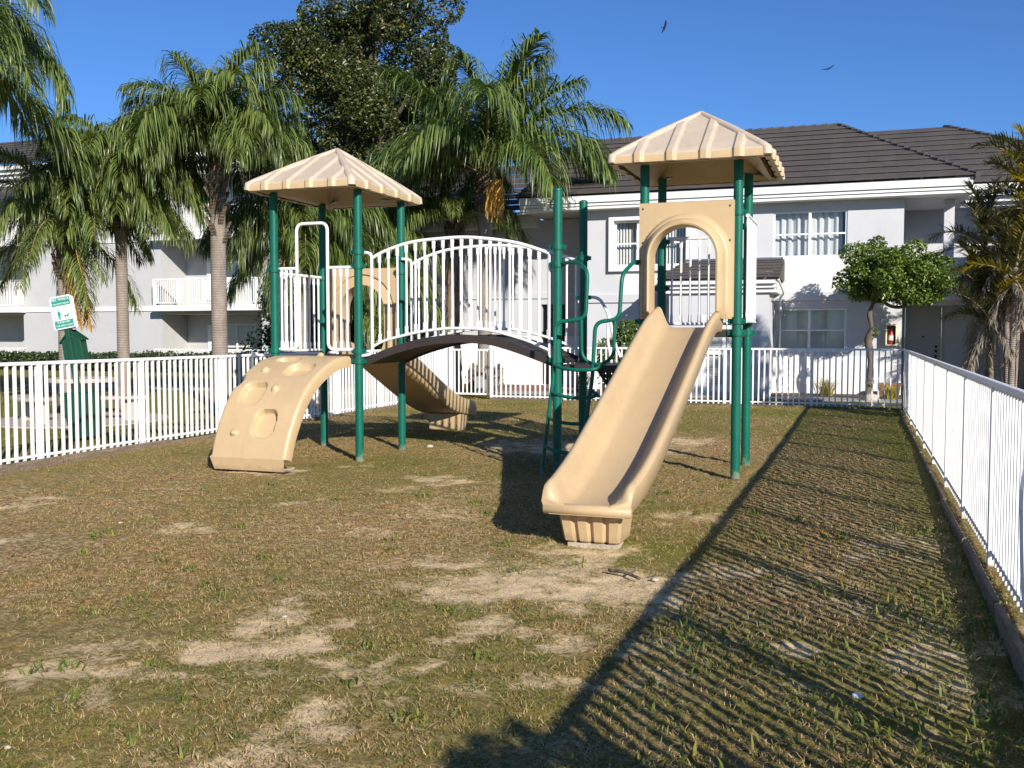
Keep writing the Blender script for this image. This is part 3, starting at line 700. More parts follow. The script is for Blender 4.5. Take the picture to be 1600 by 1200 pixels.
for y,z in ((10.9,1.245),(10.45,1.05),(10.05,.72),(9.87,.38)): bolt(-6.1-.13*(11.05-y)+.0,y,z,(1,0,0))
# ladder between landing and ground
b = MB(); r = .023
lad = b
b.tube(round_path([(-3.42,10.63,-.15),(-3.33,10.62,.6),(-3.26,10.62,1.15),(-3.245,10.63,1.72),(-2.9,10.66,1.76),(-2.885,10.68,2.3),(-3.05,10.85,2.41),(-3.28,10.99,2.41)],.1,6),r,12)
b.tube(round_path([(-3.0,10.62,-.15),(-2.88,10.62,.6),(-2.81,10.62,1.1),(-2.78,10.63,1.72),(-2.52,10.68,1.75),(-2.5,10.72,2.25),(-2.42,10.95,2.4),(-2.36,11.06,2.41)],.1,6),r,12)
b.tube(round_path([(-2.95,10.66,1.75),(-2.95,10.68,1.32),(-2.78,10.68,1.22),(-2.58,10.68,1.32),(-2.57,10.68,1.76)],.12,6),.02,12)
ladder = b.build('ladder', M['green'], PG, autos=50)
for z, xl in ((1.24,-3.262),(.93,-3.285),(.64,-3.325),(.31,-3.365)):
    q = MB(); xr = xl+.46
    q.tube(smooth_path([(xl,10.62,z),(xl+.12,10.52,z-.03),(xl+.3,10.46,z-.05),(xr+.02,10.46,z-.045),(xr+.09,10.52,z-.02),(xr+.06,10.59,z),(xr,10.62,z+.02)],5),.02,10)
    q.build('rung', M['green'], ladder, smooth=True)
b = MB(); b.tube(round_path([(-3.3,12.17,2.06),(-3.14,12.19,2.05),(-3.02,12.2,1.85),(-2.93,12.2,1.44),(-2.82,12.22,1.2)],.1,6),.02,12)
b.tube(round_path([(-3.02,12.2,1.85),(-3.03,12.21,1.5),(-2.98,12.22,1.2)],.05,4),.018,12); b.build('grab_rail', M['white'], PG, autos=50)

# ------------------------------------------------------------------ buildings
def wall_panel(b, x0,x1,z0,z1,y, holes=(), rev=.12):      # faces -Y, holes (x0,x1,z0,z1) with reveals
    xs = sorted({x0,x1,*[h[0] for h in holes],*[h[1] for h in holes]}); zs = sorted({z0,z1,*[h[2] for h in holes],*[h[3] for h in holes]})
    for i in range(len(xs)-1):
        for j in range(len(zs)-1):
            cx = (xs[i]+xs[i+1])/2; cz = (zs[j]+zs[j+1])/2
            if any(h[0]<cx<h[1] and h[2]<cz<h[3] for h in holes): continue
            b.quad((xs[i],y,zs[j]),(xs[i+1],y,zs[j]),(xs[i+1],y,zs[j+1]),(xs[i],y,zs[j+1]))
    for (a,c,d,e) in holes:
        b.quad((a,y,d),(a,y,e),(a,y+rev,e),(a,y+rev,d)); b.quad((c,y,e),(c,y,d),(c,y+rev,d),(c,y+rev,e))
        b.quad((a,y,e),(c,y,e),(c,y+rev,e),(a,y+rev,e)); b.quad((c,y,d),(a,y,d),(a,y+rev,d),(c,y+rev,d))
def window(parent, x0,x1,z0,z1,y, cover='curtain', frame='trim', cols=2, sill=False, span=(0,1)):
    f = .05; b = MB(); yy = y+.03
    b.box(x0,x1,yy,yy+.06,z0,z0+f); b.box(x0,x1,yy,yy+.06,z1-f,z1); b.box(x0,x0+f,yy+.002,yy+.058,z0+f,z1-f); b.box(x1-f,x1,yy+.002,yy+.058,z0+f,z1-f)
    for k in range(1,cols): 
        xm = x0+(x1-x0)*k/cols; b.box(xm-.035,xm+.035,yy-.01,yy+.055,z0+f,z1-f)
    zm = z0+(z1-z0)*.5; b.box(x0+f,x1-f,yy+.005,yy+.05,zm-.022,zm+.022)
    if sill: b.box(x0-.04,x1+.04,y-.05,yy,z0-.06,z0-.004)
    w = b.build('window', M[frame], parent, bevel=.004)
    b = MB(); b.quad((x0+.02,yy+.03,z0+.02),(x1-.02,yy+.03,z0+.02),(x1-.02,yy+.03,z1-.02),(x0+.02,yy+.03,z1-.02)); b.build('pane', M['glass'], w)
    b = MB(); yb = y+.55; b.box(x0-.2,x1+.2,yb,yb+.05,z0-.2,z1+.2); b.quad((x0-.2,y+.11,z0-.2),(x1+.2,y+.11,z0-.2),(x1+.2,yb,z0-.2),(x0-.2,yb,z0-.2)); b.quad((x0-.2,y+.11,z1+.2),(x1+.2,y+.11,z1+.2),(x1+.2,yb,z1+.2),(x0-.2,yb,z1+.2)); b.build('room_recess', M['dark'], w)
    if cover == 'curtain':
        b = MB(); n = 90; a0 = x0+(x1-x0)*span[0]; a1 = x0+(x1-x0)*span[1]; top = []; bot = []
        for i in range(n+1):
            x = a0+(a1-a0)*i/n; ph = x*26+1.5*math.sin(x*7); yc = y+.24+.035*math.sin(ph)+.012*math.sin(ph*2.3)
            top.append((x,yc,z1+.02)); bot.append((x+.01*math.sin(x*11),yc+.02*math.sin(ph*.7),z0+.01))
        b.sweep([top,bot],False,False); b.build('curtain', M['curtain'], w, smooth=True)
    elif cover == 'blind':
        b = MB(); n = int((x1-x0)/.085)
        for i in range(n):
            x = x0+.03+i*.085; b.quad((x,y+.2,z0+.03),(x+.05,y+.25,z0+.03),(x+.05,y+.25,z1-.02),(x,y+.2,z1-.02))
        b.build('blind', M['blind'], w)
    elif cover == 'closed':
        b = MB(); n = int((x1-x0)/.1)
        for i in range(n):
            x = x0+.02+i*.1; b.quad((x,y+.2,z0+.02),(x+.1,y+.217,z0+.02),(x+.1,y+.217,z1-.02),(x,y+.2,z1-.02))
        b.build('blind', M['blind'], w)
    return w
def slope(b, A0, A1, B0, B1, n, butt=.06):      # courses from eave edge A0-A1 up to ridge edge B0-B1
    A0,A1,B0,B1 = map(Vector,(A0,A1,B0,B1)); up = Vector((0,0,butt))
    for i in range(n):
        t, u = i/n, (i+1)/n
        p0 = A0.lerp(B0,t); p1 = A1.lerp(B1,t); q0 = A0.lerp(B0,u); q1 = A1.lerp(B1,u)
        b.quad(p0+up, p1+up, q1+up*.15, q0+up*.15); g = (B0-A0)/n*.2; b.quad(p0-up*.2+g, p1-up*.2+g, p1+up*.5, p0+up*.5); b.quad(p0+up*.5, p1+up*.5, p1+up, p0+up)
def ridge_caps(parent, p, q, n, r=.1):
    b = MB(); p = Vector(p); q = Vector(q)
    for i in range(n):
        a = p.lerp(q,i/n); c = p.lerp(q,(i+1.08)/n); b.tube([a+Vector((0,0,.03)),c],r,8,True,[r*1.05,r*.92])
    b.build('ridge_cap', M['tile'], parent)
AB = thing('apartment_building', 'two-storey grey and white apartment building with a grey-brown tiled hip roof behind the back fence', 'building', (-2,26.5,0))
Y = 26.5
WU=(-2.17,-.335,3.55,4.74); WL=(-2.14,-.32,1.1,2.23); WA=(-6.4,-4.42,3.42,4.66)
b = MB(); wall_panel(b,-7.4,1.0,2.66,5.0,Y,[WU,WA]); wall_panel(b,-7.4,1.0,1.0,2.43,Y,[WL])
b.quad((-7.4,28,0),(-7.4,Y,0),(-7.4,Y,5.0),(-7.4,28,5.0)); b.quad((1.0,Y,0),(1.0,29.5,0),(1.0,29.5,5.0),(1.0,Y,5.0))
wall_panel(b,-13.5,-7.4,1.5,4.95,28,[(-9.0,-8.25,1.5,2.45)],.2)
b.build('wall', M['stucco'], AB)
b = MB(); b.box(-7.42,1.004,Y-.02,Y+.1,0,1.0); wall_panel(b,-13.5,-7.4,0,1.5,27.985,[(-9.0,-8.25,0.05,1.5)],.2)
b.box(-2.35,1.002,Y-.012,Y-.0,2.66,3.53); b.box(-6.2,-4.6,Y-.012,Y-.0,2.66,3.36); b.build('lower_wall', M['stuccowhite'], AB)
b = MB(); b.box(-7.45,1.03,Y-.05,Y+.05,2.43,2.66); b.box(-13.5,-7.46,27.96,28.04,2.62,2.8); b.build('belt_course', M['stucco'], AB, bevel=.01)
window(AB,*WU,Y,'curtain',span=(.0,.93)); window(AB,*WL,Y,'closed'); 
b = MB(); x0,x1,z0,z1 = WA; b.box(x0-.14,x0,Y-.13,Y+.02,z0-.14,z1+.1); b.box(x1,x1+.14,Y-.13,Y+.02,z0-.14,z1+.1); b.box(x0,x1,Y-.13,Y+.02,z1,z1+.1); b.box(x0,x1,Y-.13,Y+.02,z0-.14,z0); b.build('window_surround', M['trim'], AB, bevel=.01)
window(AB,*WA,Y,'blind',cols=3)
b = MB()
for k,(y0,za,zb) in enumerate([(26.06,4.97,5.055),(26.02,5.055,5.14),(25.97,5.14,5.34)]): b.box(-9.0,2.5,y0,26.6,za,zb-.01)
for k,(y0,za,zb) in enumerate([(27.5,4.72,4.86),(27.4,4.86,5.0),(27.3,5.0,5.14)]): b.box(-14.5,-9.02,y0,28.0,za,zb-.012)
b.build('fascia', M['trim'], AB)
for q in ((-9.0,-7.42,26.6,31,4.99,5.02),(1.02,2.5,26.6,30,4.99,5.02)):
    b = MB(); b.box(*q); b.build('soffit', M['soffit'], AB)
b = MB(); EZ = 5.34
slope(b,(-9.1,25.88,EZ),(2.6,25.88,EZ),(-9.1,32,7.95),(-.72,32,7.95),11)
slope(b,(2.6,25.88,EZ),(2.6,38,EZ),(-.72,32,7.95),(-.72,32.1,7.95),11)
b.quad((-9.1,25.88,EZ),(-9.1,32,7.95),(-9.1,38,EZ),(-9.1,32,EZ)); b.quad((-9.1,32,7.95),(-.72,32,7.95),(2.6,38,EZ),(-9.1,38,EZ))
slope(b,(-14.6,27.2,5.15),(-9.15,27.2,5.15),(-14.6,32.5,7.4),(-9.15,32.5,7.4),9)
roof = b.build('roof', M['tile'], AB)
ridge_caps(roof,(2.6,25.88,EZ),(-.72,32,7.95),22,.075); ridge_caps(roof,(-.72,32,7.95),(-9.1,32,7.95),26,.06)
b = MB(); slope(b,(-2,29.8,5.7),(7.5,29.8,5.7),(-2,36.5,8.55),(2.6,36.5,8.55),11); slope(b,(7.5,29.8,5.7),(7.5,42,5.7),(2.6,36.5,8.55),(2.6,36.6,8.55),11)
b.quad((-2,36.5,8.55),(2.6,36.5,8.55),(7.5,42,5.7),(-2,42,5.7)); r2 = b.build('roof', M['tile'], AB); ridge_caps(r2,(7.5,29.8,5.72),(2.6,36.5,8.55),24,.08)
# porch bay with louvred door
b = MB(); LV=(-3.75,-2.55,.12,2.08); wall_panel(b,-4.6,-2.12,0,2.93,25.0,[LV],.06); b.quad((-2.12,25,0),(-2.12,26.5,0),(-2.12,26.5,2.93),(-2.12,25,2.93)); b.quad((-4.6,26.5,0),(-4.6,25,0),(-4.6,25,2.93),(-4.6,26.5,2.93)); b.build('bay_wall', M['stucco'], AB)
b = MB()
for y0,za,zb in ((24.9,2.6,2.71),(24.82,2.71,2.81),(24.72,2.81,2.93)): b.box(-4.75,-1.95,y0,26.46,za,zb-.01)
b.build('bay_fascia', M['trim'], AB)
b = MB(); slope(b,(-4.85,24.62,2.94),(-1.86,24.62,2.94),(-4.5,26.46,3.5),(-1.86,26.46,3.5),6,.03); b.quad((-1.86,24.62,2.92),(-1.86,26.46,2.92),(-1.86,26.46,3.5),(-1.86,24.62,2.95)); b.quad((-4.85,24.62,2.94),(-4.5,26.46,3.5),(-4.5,26.46,2.94),(-4.85,25.5,2.9)); b.build('bay_roof', M['tile'], AB)
b = MB(); b.box(-4.45,-1.9,26.36,26.485,3.5,3.56); b.build('flashing', M['metal'], AB)
b = MB()
for (a,c) in ((-3.75,-3.16),(-3.14,-2.55)):
    b.box(a,c,25.02,25.06,.12,.28); b.box(a,c,25.02,25.06,1.96,2.08); b.box(a,a+.09,25.022,25.058,.28,1.96); b.box(c-.09,c,25.022,25.058,.28,1.96); b.box(a+.09,c-.09,25.022,25.058,1.05,1.13)
    for k in range(30):
        z = .3+k*.056
        if 1.02 < z < 1.13: continue
        b.bar((a+.09,25.04,z),(c-.09,25.04,z),.008,.05,up=(0,-.7,1))
ld = b.build('louvred_door', M['trim'], AB)
b = MB(); b.box(-3.72,-2.58,25.075,25.1,.14,2.06); b.build('backing', M['cabinet'], ld)
b = MB(); b.tube(round_path([(-1.88,24.7,2.9),(-1.8,25.4,2.6),(-1.95,26.3,2.5),(-1.95,26.44,2.2),(-1.95,26.44,.1)],.1,4),.03,8); b.build('downspout', M['trim'], AB, autos=50)
b = MB(); b.box(-1.98,-1.88,26.4,26.48,2.0,2.2); b.build('wall_lamp', M['metal'], AB)
# breezeway right of the main block
b = MB(); DR=(1.06,2.1,.0,2.4); wall_panel(b,1.0,9,0,2.42,28,[DR],.08); wall_panel(b,1.0,9,2.42,5.4,29.6,[(2.9,3.9,3.4,4.6)],.1)
b.box(1.0,9,27.1,27.25,2.42,3.5); b.box(1.0,9,27.25,29.6,2.3,2.42); b.box(1.98,2.22,27.3,27.54,2.42,5.0); b.box(4.9,9,23.2,27.95,0,5.0); b.build('breezeway_wall_and_shade_wing', M['stucco'], AB)  # last block is an added wing out of view that shades the breezeway
b = MB(); b.box(2.52,9,28.1,29,4.98,5.12); b.box(2.52,9,27.95,29,5.12,5.26); b.box(2.52,9,27.8,29,5.26,5.4); b.build('fascia', M['trim'], AB)
b = MB(); b.box(1.14,2.02,28.03,28.07,.1,2.3); dr = b.build('door', M['door'], AB, bevel=.005)
b = MB(); b.box(1.06,1.13,27.98,28.08,0,2.4); b.box(2.03,2.1,27.98,28.08,0,2.4); b.box(1.13,2.03,27.98,28.08,2.31,2.4); b.build('door_frame', M['door'], dr)
b = MB(); 
for z in (.98,1.12,1.24): b.ball((1.9,27.99,z),.035,10,6)
b.build('handle', M['black'], dr); b = MB(); b.tube([(1.58,28.03,1.5),(1.58,28.0,1.5)],.03,8); b.build('peephole', M['black'], dr)
b = MB(); b.quad((-9.0,28.2,0),(-8.25,28.2,0),(-8.25,28.2,2.45),(-9.0,28.2,2.45)); b.build('door', M['dark'], AB)  # near-black sheet, stands for the shade inside the door recess
window(AB,2.9,3.9,3.4,4.6,29.6,'closed')

LB = thing('apartment_building', 'three-storey grey apartment building with recessed white balconies, partly hidden by palms on the left', 'building', (-30,35,0))
Y = 35.0
def story(k): return -.35+3.0*k           # underside of each slab above ground floor
HB = (-28.5,-23.45); HC = (-43.5,-36.2)
b = MB(); holes = []
for k in range(3):
    z0 = -.3 if k == 0 else story(k)+.15; z1 = story(k+1)-.25 if k < 2 else 8.3
    holes += [(HB[0],HB[1],z0,z1),(HC[0],HC[1],z0,z1)]
wall_panel(b,-50,-23.2,-.3,8.75,Y,holes,1.7)
for h in (HB,HC):
    wall_panel(b,h[0]-.05,h[1]+.05,-.3,8.75,Y+1.7,[(h[0]+1.6,h[0]+3.6,story(k)+.2 if k else 0,story(k)+2.35) for k in range(3)],.1)
b.quad((-23.2,Y,-.3),(-23.2,47,-.3),(-23.2,47,8.75),(-23.2,Y,8.75)); b.build('wall', M['stuccoleft'], LB)
b = MB()
for k in (1,2): 
    b.box(-50,-23.1,Y-.05,Y+.03,story(k)-.1,story(k)+.1)
    for h in (HB,HC): b.box(h[0]-.1,h[1]+.2,Y-.55,Y+1.72,story(k)-.12,story(k)+.13)
b.build('balcony_slab', M['stuccowhite'], LB)
b = MB()
for y0,za,zb in ((34.75,8.6,8.77),(34.6,8.77,8.95),(34.42,8.95,9.15)): b.box(-50.5,-22.7,y0,47,za,zb-.015)
b.build('fascia', M['trim'], LB)
b = MB(); slope(b,(-50.6,34.3,9.15),(-22.5,34.3,9.15),(-50.6,38.6,11.2),(-26.8,38.6,11.2),10); slope(b,(-22.5,34.3,9.15),(-22.5,47,9.15),(-26.8,38.6,11.2),(-26.8,42.7,11.2),10); b.quad((-50.6,38.6,11.2),(-26.8,38.6,11.2),(-26.8,42.7,11.2),(-50.6,42.7,11.2)); b.build('roof', M['tile'], LB)
for h in (HB,HC):
    for k in range(3):
        z0 = story(k)+.13 if k else -.2; zt = z0+1.12; b = MB()
        for y0 in (Y-.5,):
            b.box(h[0],h[1]+.1,y0-.03,y0+.03,zt-.06,zt); b.box(h[0],h[1]+.1,y0-.02,y0+.02,z0+.07,z0+.11)
        n = 44
        for i in range(n+1):
            x = h[0]+.03+(h[1]+.04-h[0])*i/n; w = .04 if i % 11 == 0 else .014; b.box(x-w,x+w,Y-.5-w,Y-.5+w,z0 if w > .03 else z0+.11,zt-.06)
        for x in (h[0]+.02,h[1]+.08): 
            b.box(x-.02,x+.02,Y-.46,Y,zt-.05,zt-.01)
            if k:
                for q in range(4): b.box(x-.012,x+.012,Y-.4+q*.1,Y-.376+q*.1,z0+.1,zt-.05)
        b.build('balcony_railing', M['white'], LB)
        w0 = h[0]+1.6; window(LB,w0,w0+2.0,(story(k)+.2 if k else 0),story(k)+2.35,Y+1.7,'closed',cols=2)
b = MB()
for k in range(3):
    for x in (-27.35,-24.55): b.box(x-.0,x+.28,Y+1.62,Y+1.69,(story(k)+.4 if k else .3),story(k)+2.3)
b.build('shutter', M['trim'], LB)

# ------------------------------------------------------------------ plants
def tint_mesh(name, V, F, T, mats, mi=None, smooth=False):
    me = np_mesh(name, V, F, {'tint': T}, smooth)
    for m in mats: me.materials.append(m)
    if mi is not None: me.polygons.foreach_set('material_index', np.asarray(mi, np.int32))
    return me
def frond_mesh(name, L, e0, bend, n, ll, droop, width, seed, lmat, side_amt=.85, tmean=.4):
    r = np.random.default_rng(seed); m = 26; pts = [np.zeros(3)]; tang = []
    lat = r.normal(0,.12)
    for i in range(m):
        s = (i+.5)/m; a = R(e0)-R(bend)*s**1.4; d = np.array([math.cos(a), lat*s, math.sin(a)]); d /= np.linalg.norm(d); tang.append(d); pts.append(pts[-1]+d*L/m)
    tang.append(tang[-1]); pts = np.array(pts); tang = np.array(tang)
    V = []; F = []; T = []; MI = []
    for i in range(m):           # rachis
        s0, s1 = i/m, (i+1)/m
        for s, p, t in ((s0,pts[i],tang[i]),(s1,pts[i+1],tang[i+1])):
            w = .028*(1-s)**.8+.004; sd = np.cross(t,[0,0,1.]); sd /= np.linalg.norm(sd)+1e-9; u = np.cross(sd,t)
            V += [p+sd*w, p+u*w*.6, p-sd*w, p-u*w*.6]; T += [.5]*4
        k = len(V)-8
        for j in range(4): F.append((k+j,k+(j+1)%4,k+4+(j+1)%4,k+4+j)); MI.append(1)
    for i in range(n):
        s = .13+.87*(i+r.random()*.6)/n; f = s*m; j = min(int(f),m-1); p = pts[j]+(pts[j+1]-pts[j])*(f-j); t = tang[j]
        sd0 = np.cross(t,[0,0,1.]); sd0 /= np.linalg.norm(sd0)+1e-9; u0 = np.cross(sd0,t)
        for sg in (-1,1):
            if r.random() < .06: continue
            d = t*(.35+.45*s)+sd0*sg*side_amt+u0*r.uniform(-.25,.55); d /= np.linalg.norm(d)
            le = ll*(.55+.6*math.sin(math.pi*min(1,s*.85+.1)))*r.uniform(.75,1.12)*(1 if s < .9 else .75); seg = 4; q = p.copy(); w = width*r.uniform(.75,1.2)
            tt = np.clip(r.normal(tmean,.2),0,1); k0 = len(V); dr = droop*r.uniform(.65,1.35)
            for k in range(seg+1):
                ww = w*(1-(k/seg)**2.2)*.5+.0012; sdv = np.cross(d,[r.normal(0,.15),r.normal(0,.15),1.]); sdv /= np.linalg.norm(sdv)+1e-9
                V += [q+sdv*ww, q-sdv*ww]; T += [tt,tt]
                q = q+d*le/seg; d = d+np.array([0,0,-dr*(.35+.5*k)]); d /= np.linalg.norm(d)
            for k in range(seg): F.append((k0+2*k,k0+2*k+1,k0+2*k+3,k0+2*k+2)); MI.append(0)
    return tint_mesh(name, np.array(V), np.array(F), np.array(T), [lmat, M['rachis']], MI)
FR = {}
def fset(key, lmat, L=2.9, ll=.9, droop=1.5, width=.031, n=128, tm=.42, side=.6, bends=(45,85,105,112,100,76,44), els=(84,70,55,40,24,2,-28)):
    FR[key] = [frond_mesh('frond', L, e, bd, n, ll, droop, width, 100+i*7+len(FR)*31, lmat, side, tm) for i,(e,bd) in enumerate(zip(els,bends))]
fset('a', M['frond'], bends=(26,52,92,112,100,76,44)); fset('b', M['frond'], tm=.5, bends=(34,98,118,122,112,74,40)); fset('c', M['frondlight'], ll=.72, n=96, width=.027, droop=1.3)
fset('d', M['deadfrond'], L=1.9, ll=.42, droop=.35, n=80, width=.028, side=.35, els=(-72,)*2, bends=(8,14))
fset('n', M['frondlight'], L=2.5, ll=.95, droop=1.9, width=.03, n=128, tm=.3, bends=(60,112,128,136,130,108,60), els=(84,76,64,52,40,20,-10))
fset('m', M['frond'], L=2.7, ll=.95, droop=1.7, width=.031, n=128, tm=.55, bends=(52,100,118,126,120,100,56), els=(84,74,62,50,36,14,-16))
def palm(label, x, y, h, r0, r1, count, keys, scale, group, lean=(0,0), boots=.9, dead=0, fruit=None, seed=0, z0=0, elmin=0, elmax=6.99, azs=None, skirt=0):
    rr = random.Random(seed); root = thing('queen_palm', label, 'palm tree', (x,y,z0), group)
    def at(t): return Vector((lean[0]*t*t, lean[1]*t*t, h*t))
    b = MB(); n = 18; pts = [at(i/n)-Vector((0,0,.15 if i == 0 else 0)) for i in range(n+1)]
    rs = [r0*(1.35-.35*min(1,i/2.5)) + (r1-r0)*(i/n) for i in range(n+1)]
    b.tube(pts, .1, 14, True, rs); tr = b.build('trunk', M['palmtrunk'], root, smooth=True, local=True)
    b = MB(); hb = boots; c = at(1); k = 0
    for i in range(26):
        a = i*2.399; z = h-hb+hb*1.25*i/26; p = at(min(1,z/h)); p = Vector((p.x,p.y,z)); o = Vector((math.cos(a),math.sin(a),0)); rb = r1*1.05
        b.bar(p+o*rb*.7, p+o*(rb+.1)+Vector((0,0,.28)), .11, .04, up=o)
    b.tube([at(1-hb/h*.6),at(1),at(1)+Vector((0,0,.25)),at(1)+Vector((0,0,.5))],.1,10,True,[r1*1.1,r1*1.25,r1*.9,.03])
    b.build('leaf_base', M['palmboots'], tr, local=True)
    for i in range(count):
        e = elmin+(elmax-elmin)*((i+.5)/count)**.85; key = rr.choice(keys); me = FR[key][min(6,int(e))]
        o = bpy.data.objects.new('frond', me); C.objects.link(o); o.parent = root
        az = azs[i] if azs and i < len(azs) and azs[i] is not None else i*2.399963+rr.uniform(-.25,.25)
        sc = scale*rr.uniform(.85,1.12); o.location = at(1)+Vector((math.cos(az)*r1*.6,math.sin(az)*r1*.6,.3-.12*e/6)); o.rotation_euler = (rr.uniform(-.15,.15),rr.uniform(-.1,.1),az); o.scale = (sc,sc,sc)
    for i in range(dead):
        o = bpy.data.objects.new('dead_frond', FR['d'][i%2]); C.objects.link(o); o.parent = root; az = -.6+i*.5; o.location = at(1)+Vector((.45,-.25,-.05)); o.rotation_euler = (0,0,az); o['label'] = 'dead orange frond hanging down beside the trunk'; o.scale = (1.05,)*3
    if fruit:
        V = []; F = []; T = []
        for i in range(260):
            s = rr.random(); p = Vector((fruit[0]+rr.gauss(0,.09),fruit[1]+rr.gauss(0,.09),fruit[2]+rr.uniform(-.25,.2))); le = rr.uniform(.25,.75); w = .008; k = len(V)
            d = Vector((rr.gauss(0,.12),rr.gauss(0,.12),-1)); q = p+d*le
            a = rr.random()*6.28; sd = Vector((math.cos(a)*w,math.sin(a)*w,0))
            V += [p-sd,p+sd,q+sd,q-sd]; F.append((k,k+1,k+2,k+3)); T += [rr.random()]*4
        link_mesh('fruit_cluster', tint_mesh('fruit_cluster', V, F, T, [M['fruit']]), root, True)
    if skirt:
        b = MB()
        for i in range(70):
            a = rr.random()*6.28; z = rr.uniform(.6,h-.6); p = at(z/h); p = Vector((p.x,p.y,z)); o = Vector((math.cos(a),math.sin(a),0)); b.bar(p+o*(r0*.9), p+o*(r0+rr.uniform(.02,.1))+Vector((0,0,-rr.uniform(.4,.9))), .04, .012, up=o)
        b.build('dry_skirt', M['rope'], root, local=True)
    return root
G = 'queen palms around the playground'
palm('queen palm on the far left, its fronds drooping into the top left corner', -15.1,12.6,6.5,.17,.13,26,['m','b'],1.05,G,seed=1)
palm('short pale queen palm with a dead orange frond beside the pet waste sign', -15.55,16.1,3.75,.15,.12,40,['c'],.74,G,seed=2,dead=2,boots=1.2)
palm('dense drooping queen palm with a slim pale trunk left of the balconies', -14.43,16.51,4.5,.13,.11,40,['n','n','m'],.78,G,seed=3,elmin=.9,elmax=6.99)
palm('tall queen palm with a stout pale trunk in front of the white balconies', -12.54,17.18,5.0,.17,.15,28,['n','m'],.92,G,seed=4,boots=1.6,elmax=5.0,azs=[None,None,None,.3,None,None,.7])
palm('queen palm with upright fronds and an orange fruit cluster behind the arched bridge', -9.45,24.5,5.6,.2,.17,21,['a','a','m'],1.32,G,seed=5,fruit=(.55,-.7,-.25+5.6),boots=1.0,elmax=4.7,azs=[None]*6+[.05,3.05,2.7,.3,None,None,-.15,3.4])
palm('queen palm with a brown fibrous trunk behind the left half of the arched bridge', -10.95,25.9,4.5,.2,.17,18,['m','c'],.85,G,seed=6,skirt=1,elmin=.8,elmax=5.0)
palm('queen palm whose fronds hang directly behind the left tan roof', -12.5,20.3,3.7,.16,.14,26,['m','n'],.95,G,seed=7,elmin=1)
palm('queen palm deep in shade between the left tower and the bridge', -13.2,25.0,3.3,.16,.14,24,['m'],1.0,G,seed=8,elmin=.8)

def leaf_cloud(clumps, n, size, seed, flat=.5, surf=.55, tm=.45, gap=0):
    r = np.random.default_rng(seed); cl = np.array(clumps, float); w = cl[:,3]*cl[:,4]+cl[:,3]*cl[:,5]+cl[:,4]*cl[:,5]; idx = r.choice(len(cl), n, p=w/w.sum())
    d = r.normal(size=(n,3)); d /= np.linalg.norm(d,axis=1)[:,None]; rad = surf+(1-surf)*r.random(n)**.6
    rad *= .82+.36*fbm(d[:,0]*2.5+idx*7.1+30, d[:,1]*2.5+d[:,2]*2.5+idx*3.3+30, 3)
    P = cl[idx,:3]+d*cl[idx,3:6]*rad[:,None]
    nr = d*.7+r.normal(size=(n,3))*.75+np.array([0,0,flat]); nr /= np.linalg.norm(nr,axis=1)[:,None]
    a = r.normal(size=(n,3)); u = np.cross(nr,a); u /= np.linalg.norm(u,axis=1)[:,None]; v = np.cross(nr,u)
    s = size*r.uniform(.6,1.3,n)[:,None]; f = nr*s*.18
    V = np.stack([P-u*s*.5, P+v*s*.28+f, P+u*s*.55, P-v*s*.28+f],1).reshape(-1,3); o = np.arange(n)*4
    F = np.concatenate([np.stack([o,o+2,o+1],-1), np.stack([o,o+3,o+2],-1)])
    cv = r.random(len(cl)); t = np.clip(tm+.22*(cv[idx]-.5)+r.normal(0,.2,n),0,1)
    return V, F, np.repeat(t,4)
def foliage(name, parent, clumps, n, size, seed, mat, **k):
    V, F, T = leaf_cloud(clumps, n, size, seed, **k); return link_mesh(name, tint_mesh(name, V, F, T, [mat]), parent, True)
# big dark tree between the buildings
t = thing('shade_tree', 'huge dense dark green tree rising between the two apartment buildings', 'tree', (-19.2,36,0))
rr = random.Random(5); cl = []; limbs = MB()
limbs.tube(smooth_path([(0,0,-.3),(.1,0,2),(-.1,.1,4.5),(.1,0,7),(0,0,11)],4),.4,12,True,[.62-.48*i/16 for i in range(17)])
cand = []
while len(cl) < 135:
    th = rr.uniform(0,6.283); z = rr.uniform(-1,1); q = rr.random()**.4
    p = (math.cos(th)*math.sqrt(1-z*z)*4.75*q+.15, math.sin(th)*math.sqrt(1-z*z)*3.6*q, 10.5+z*5.5*q)
    if p[2] > 14.2 and abs(p[0]) > 3.6: continue
    s = rr.uniform(.55,1.2); cl.append((*p, s*1.1, s*1.1, s*.8))
for c in cl[::4]: limbs.tube(smooth_path([(0,0,max(4.5,c[2]-4)),(c[0]*.4,c[1]*.4,c[2]-1.6),(c[0],c[1],c[2])],3),.1,6,True,[.17-.02*i for i in range(7)])
limbs.build('trunk', M['bark'], t, smooth=True, local=True)
foliage('crown', t, cl, 120000, .16, 21, M['ficus'], surf=.72, tm=.42)
# small round tree
t = thing('small_tree', 'small round-headed tree with glossy leaves and a crooked trunk behind the back fence', 'tree', (.2,24.75,0))
b = MB(); b.tube(smooth_path([(-.02,0,-.1),(.02,0,.25),(.06,.02,.7),(.04,0,1.15),(.0,0,1.4),(.07,0,1.7),(.02,0,2.05),(.14,0,2.4),(.3,0,2.6)],5),.08,12,True,[.085-.0007*i+.01*math.sin(i*.9)+(.035*math.sin((i-15)/10*math.pi) if 15<i<25 else 0)-.0004*i for i in range(41)])
b.tube(smooth_path([(.13,0,2.36),(.3,-.03,2.33),(.5,-.04,2.22),(.75,-.02,2.22),(.95,0,2.45)],5),.04,8); b.tube(smooth_path([(.14,0,2.4),(.2,.1,2.7),(-.1,.2,3.0)],4),.05,8); b.tube(smooth_path([(.25,0,2.55),(.7,.1,2.75),(1.1,.1,3.0)],4),.045,8)
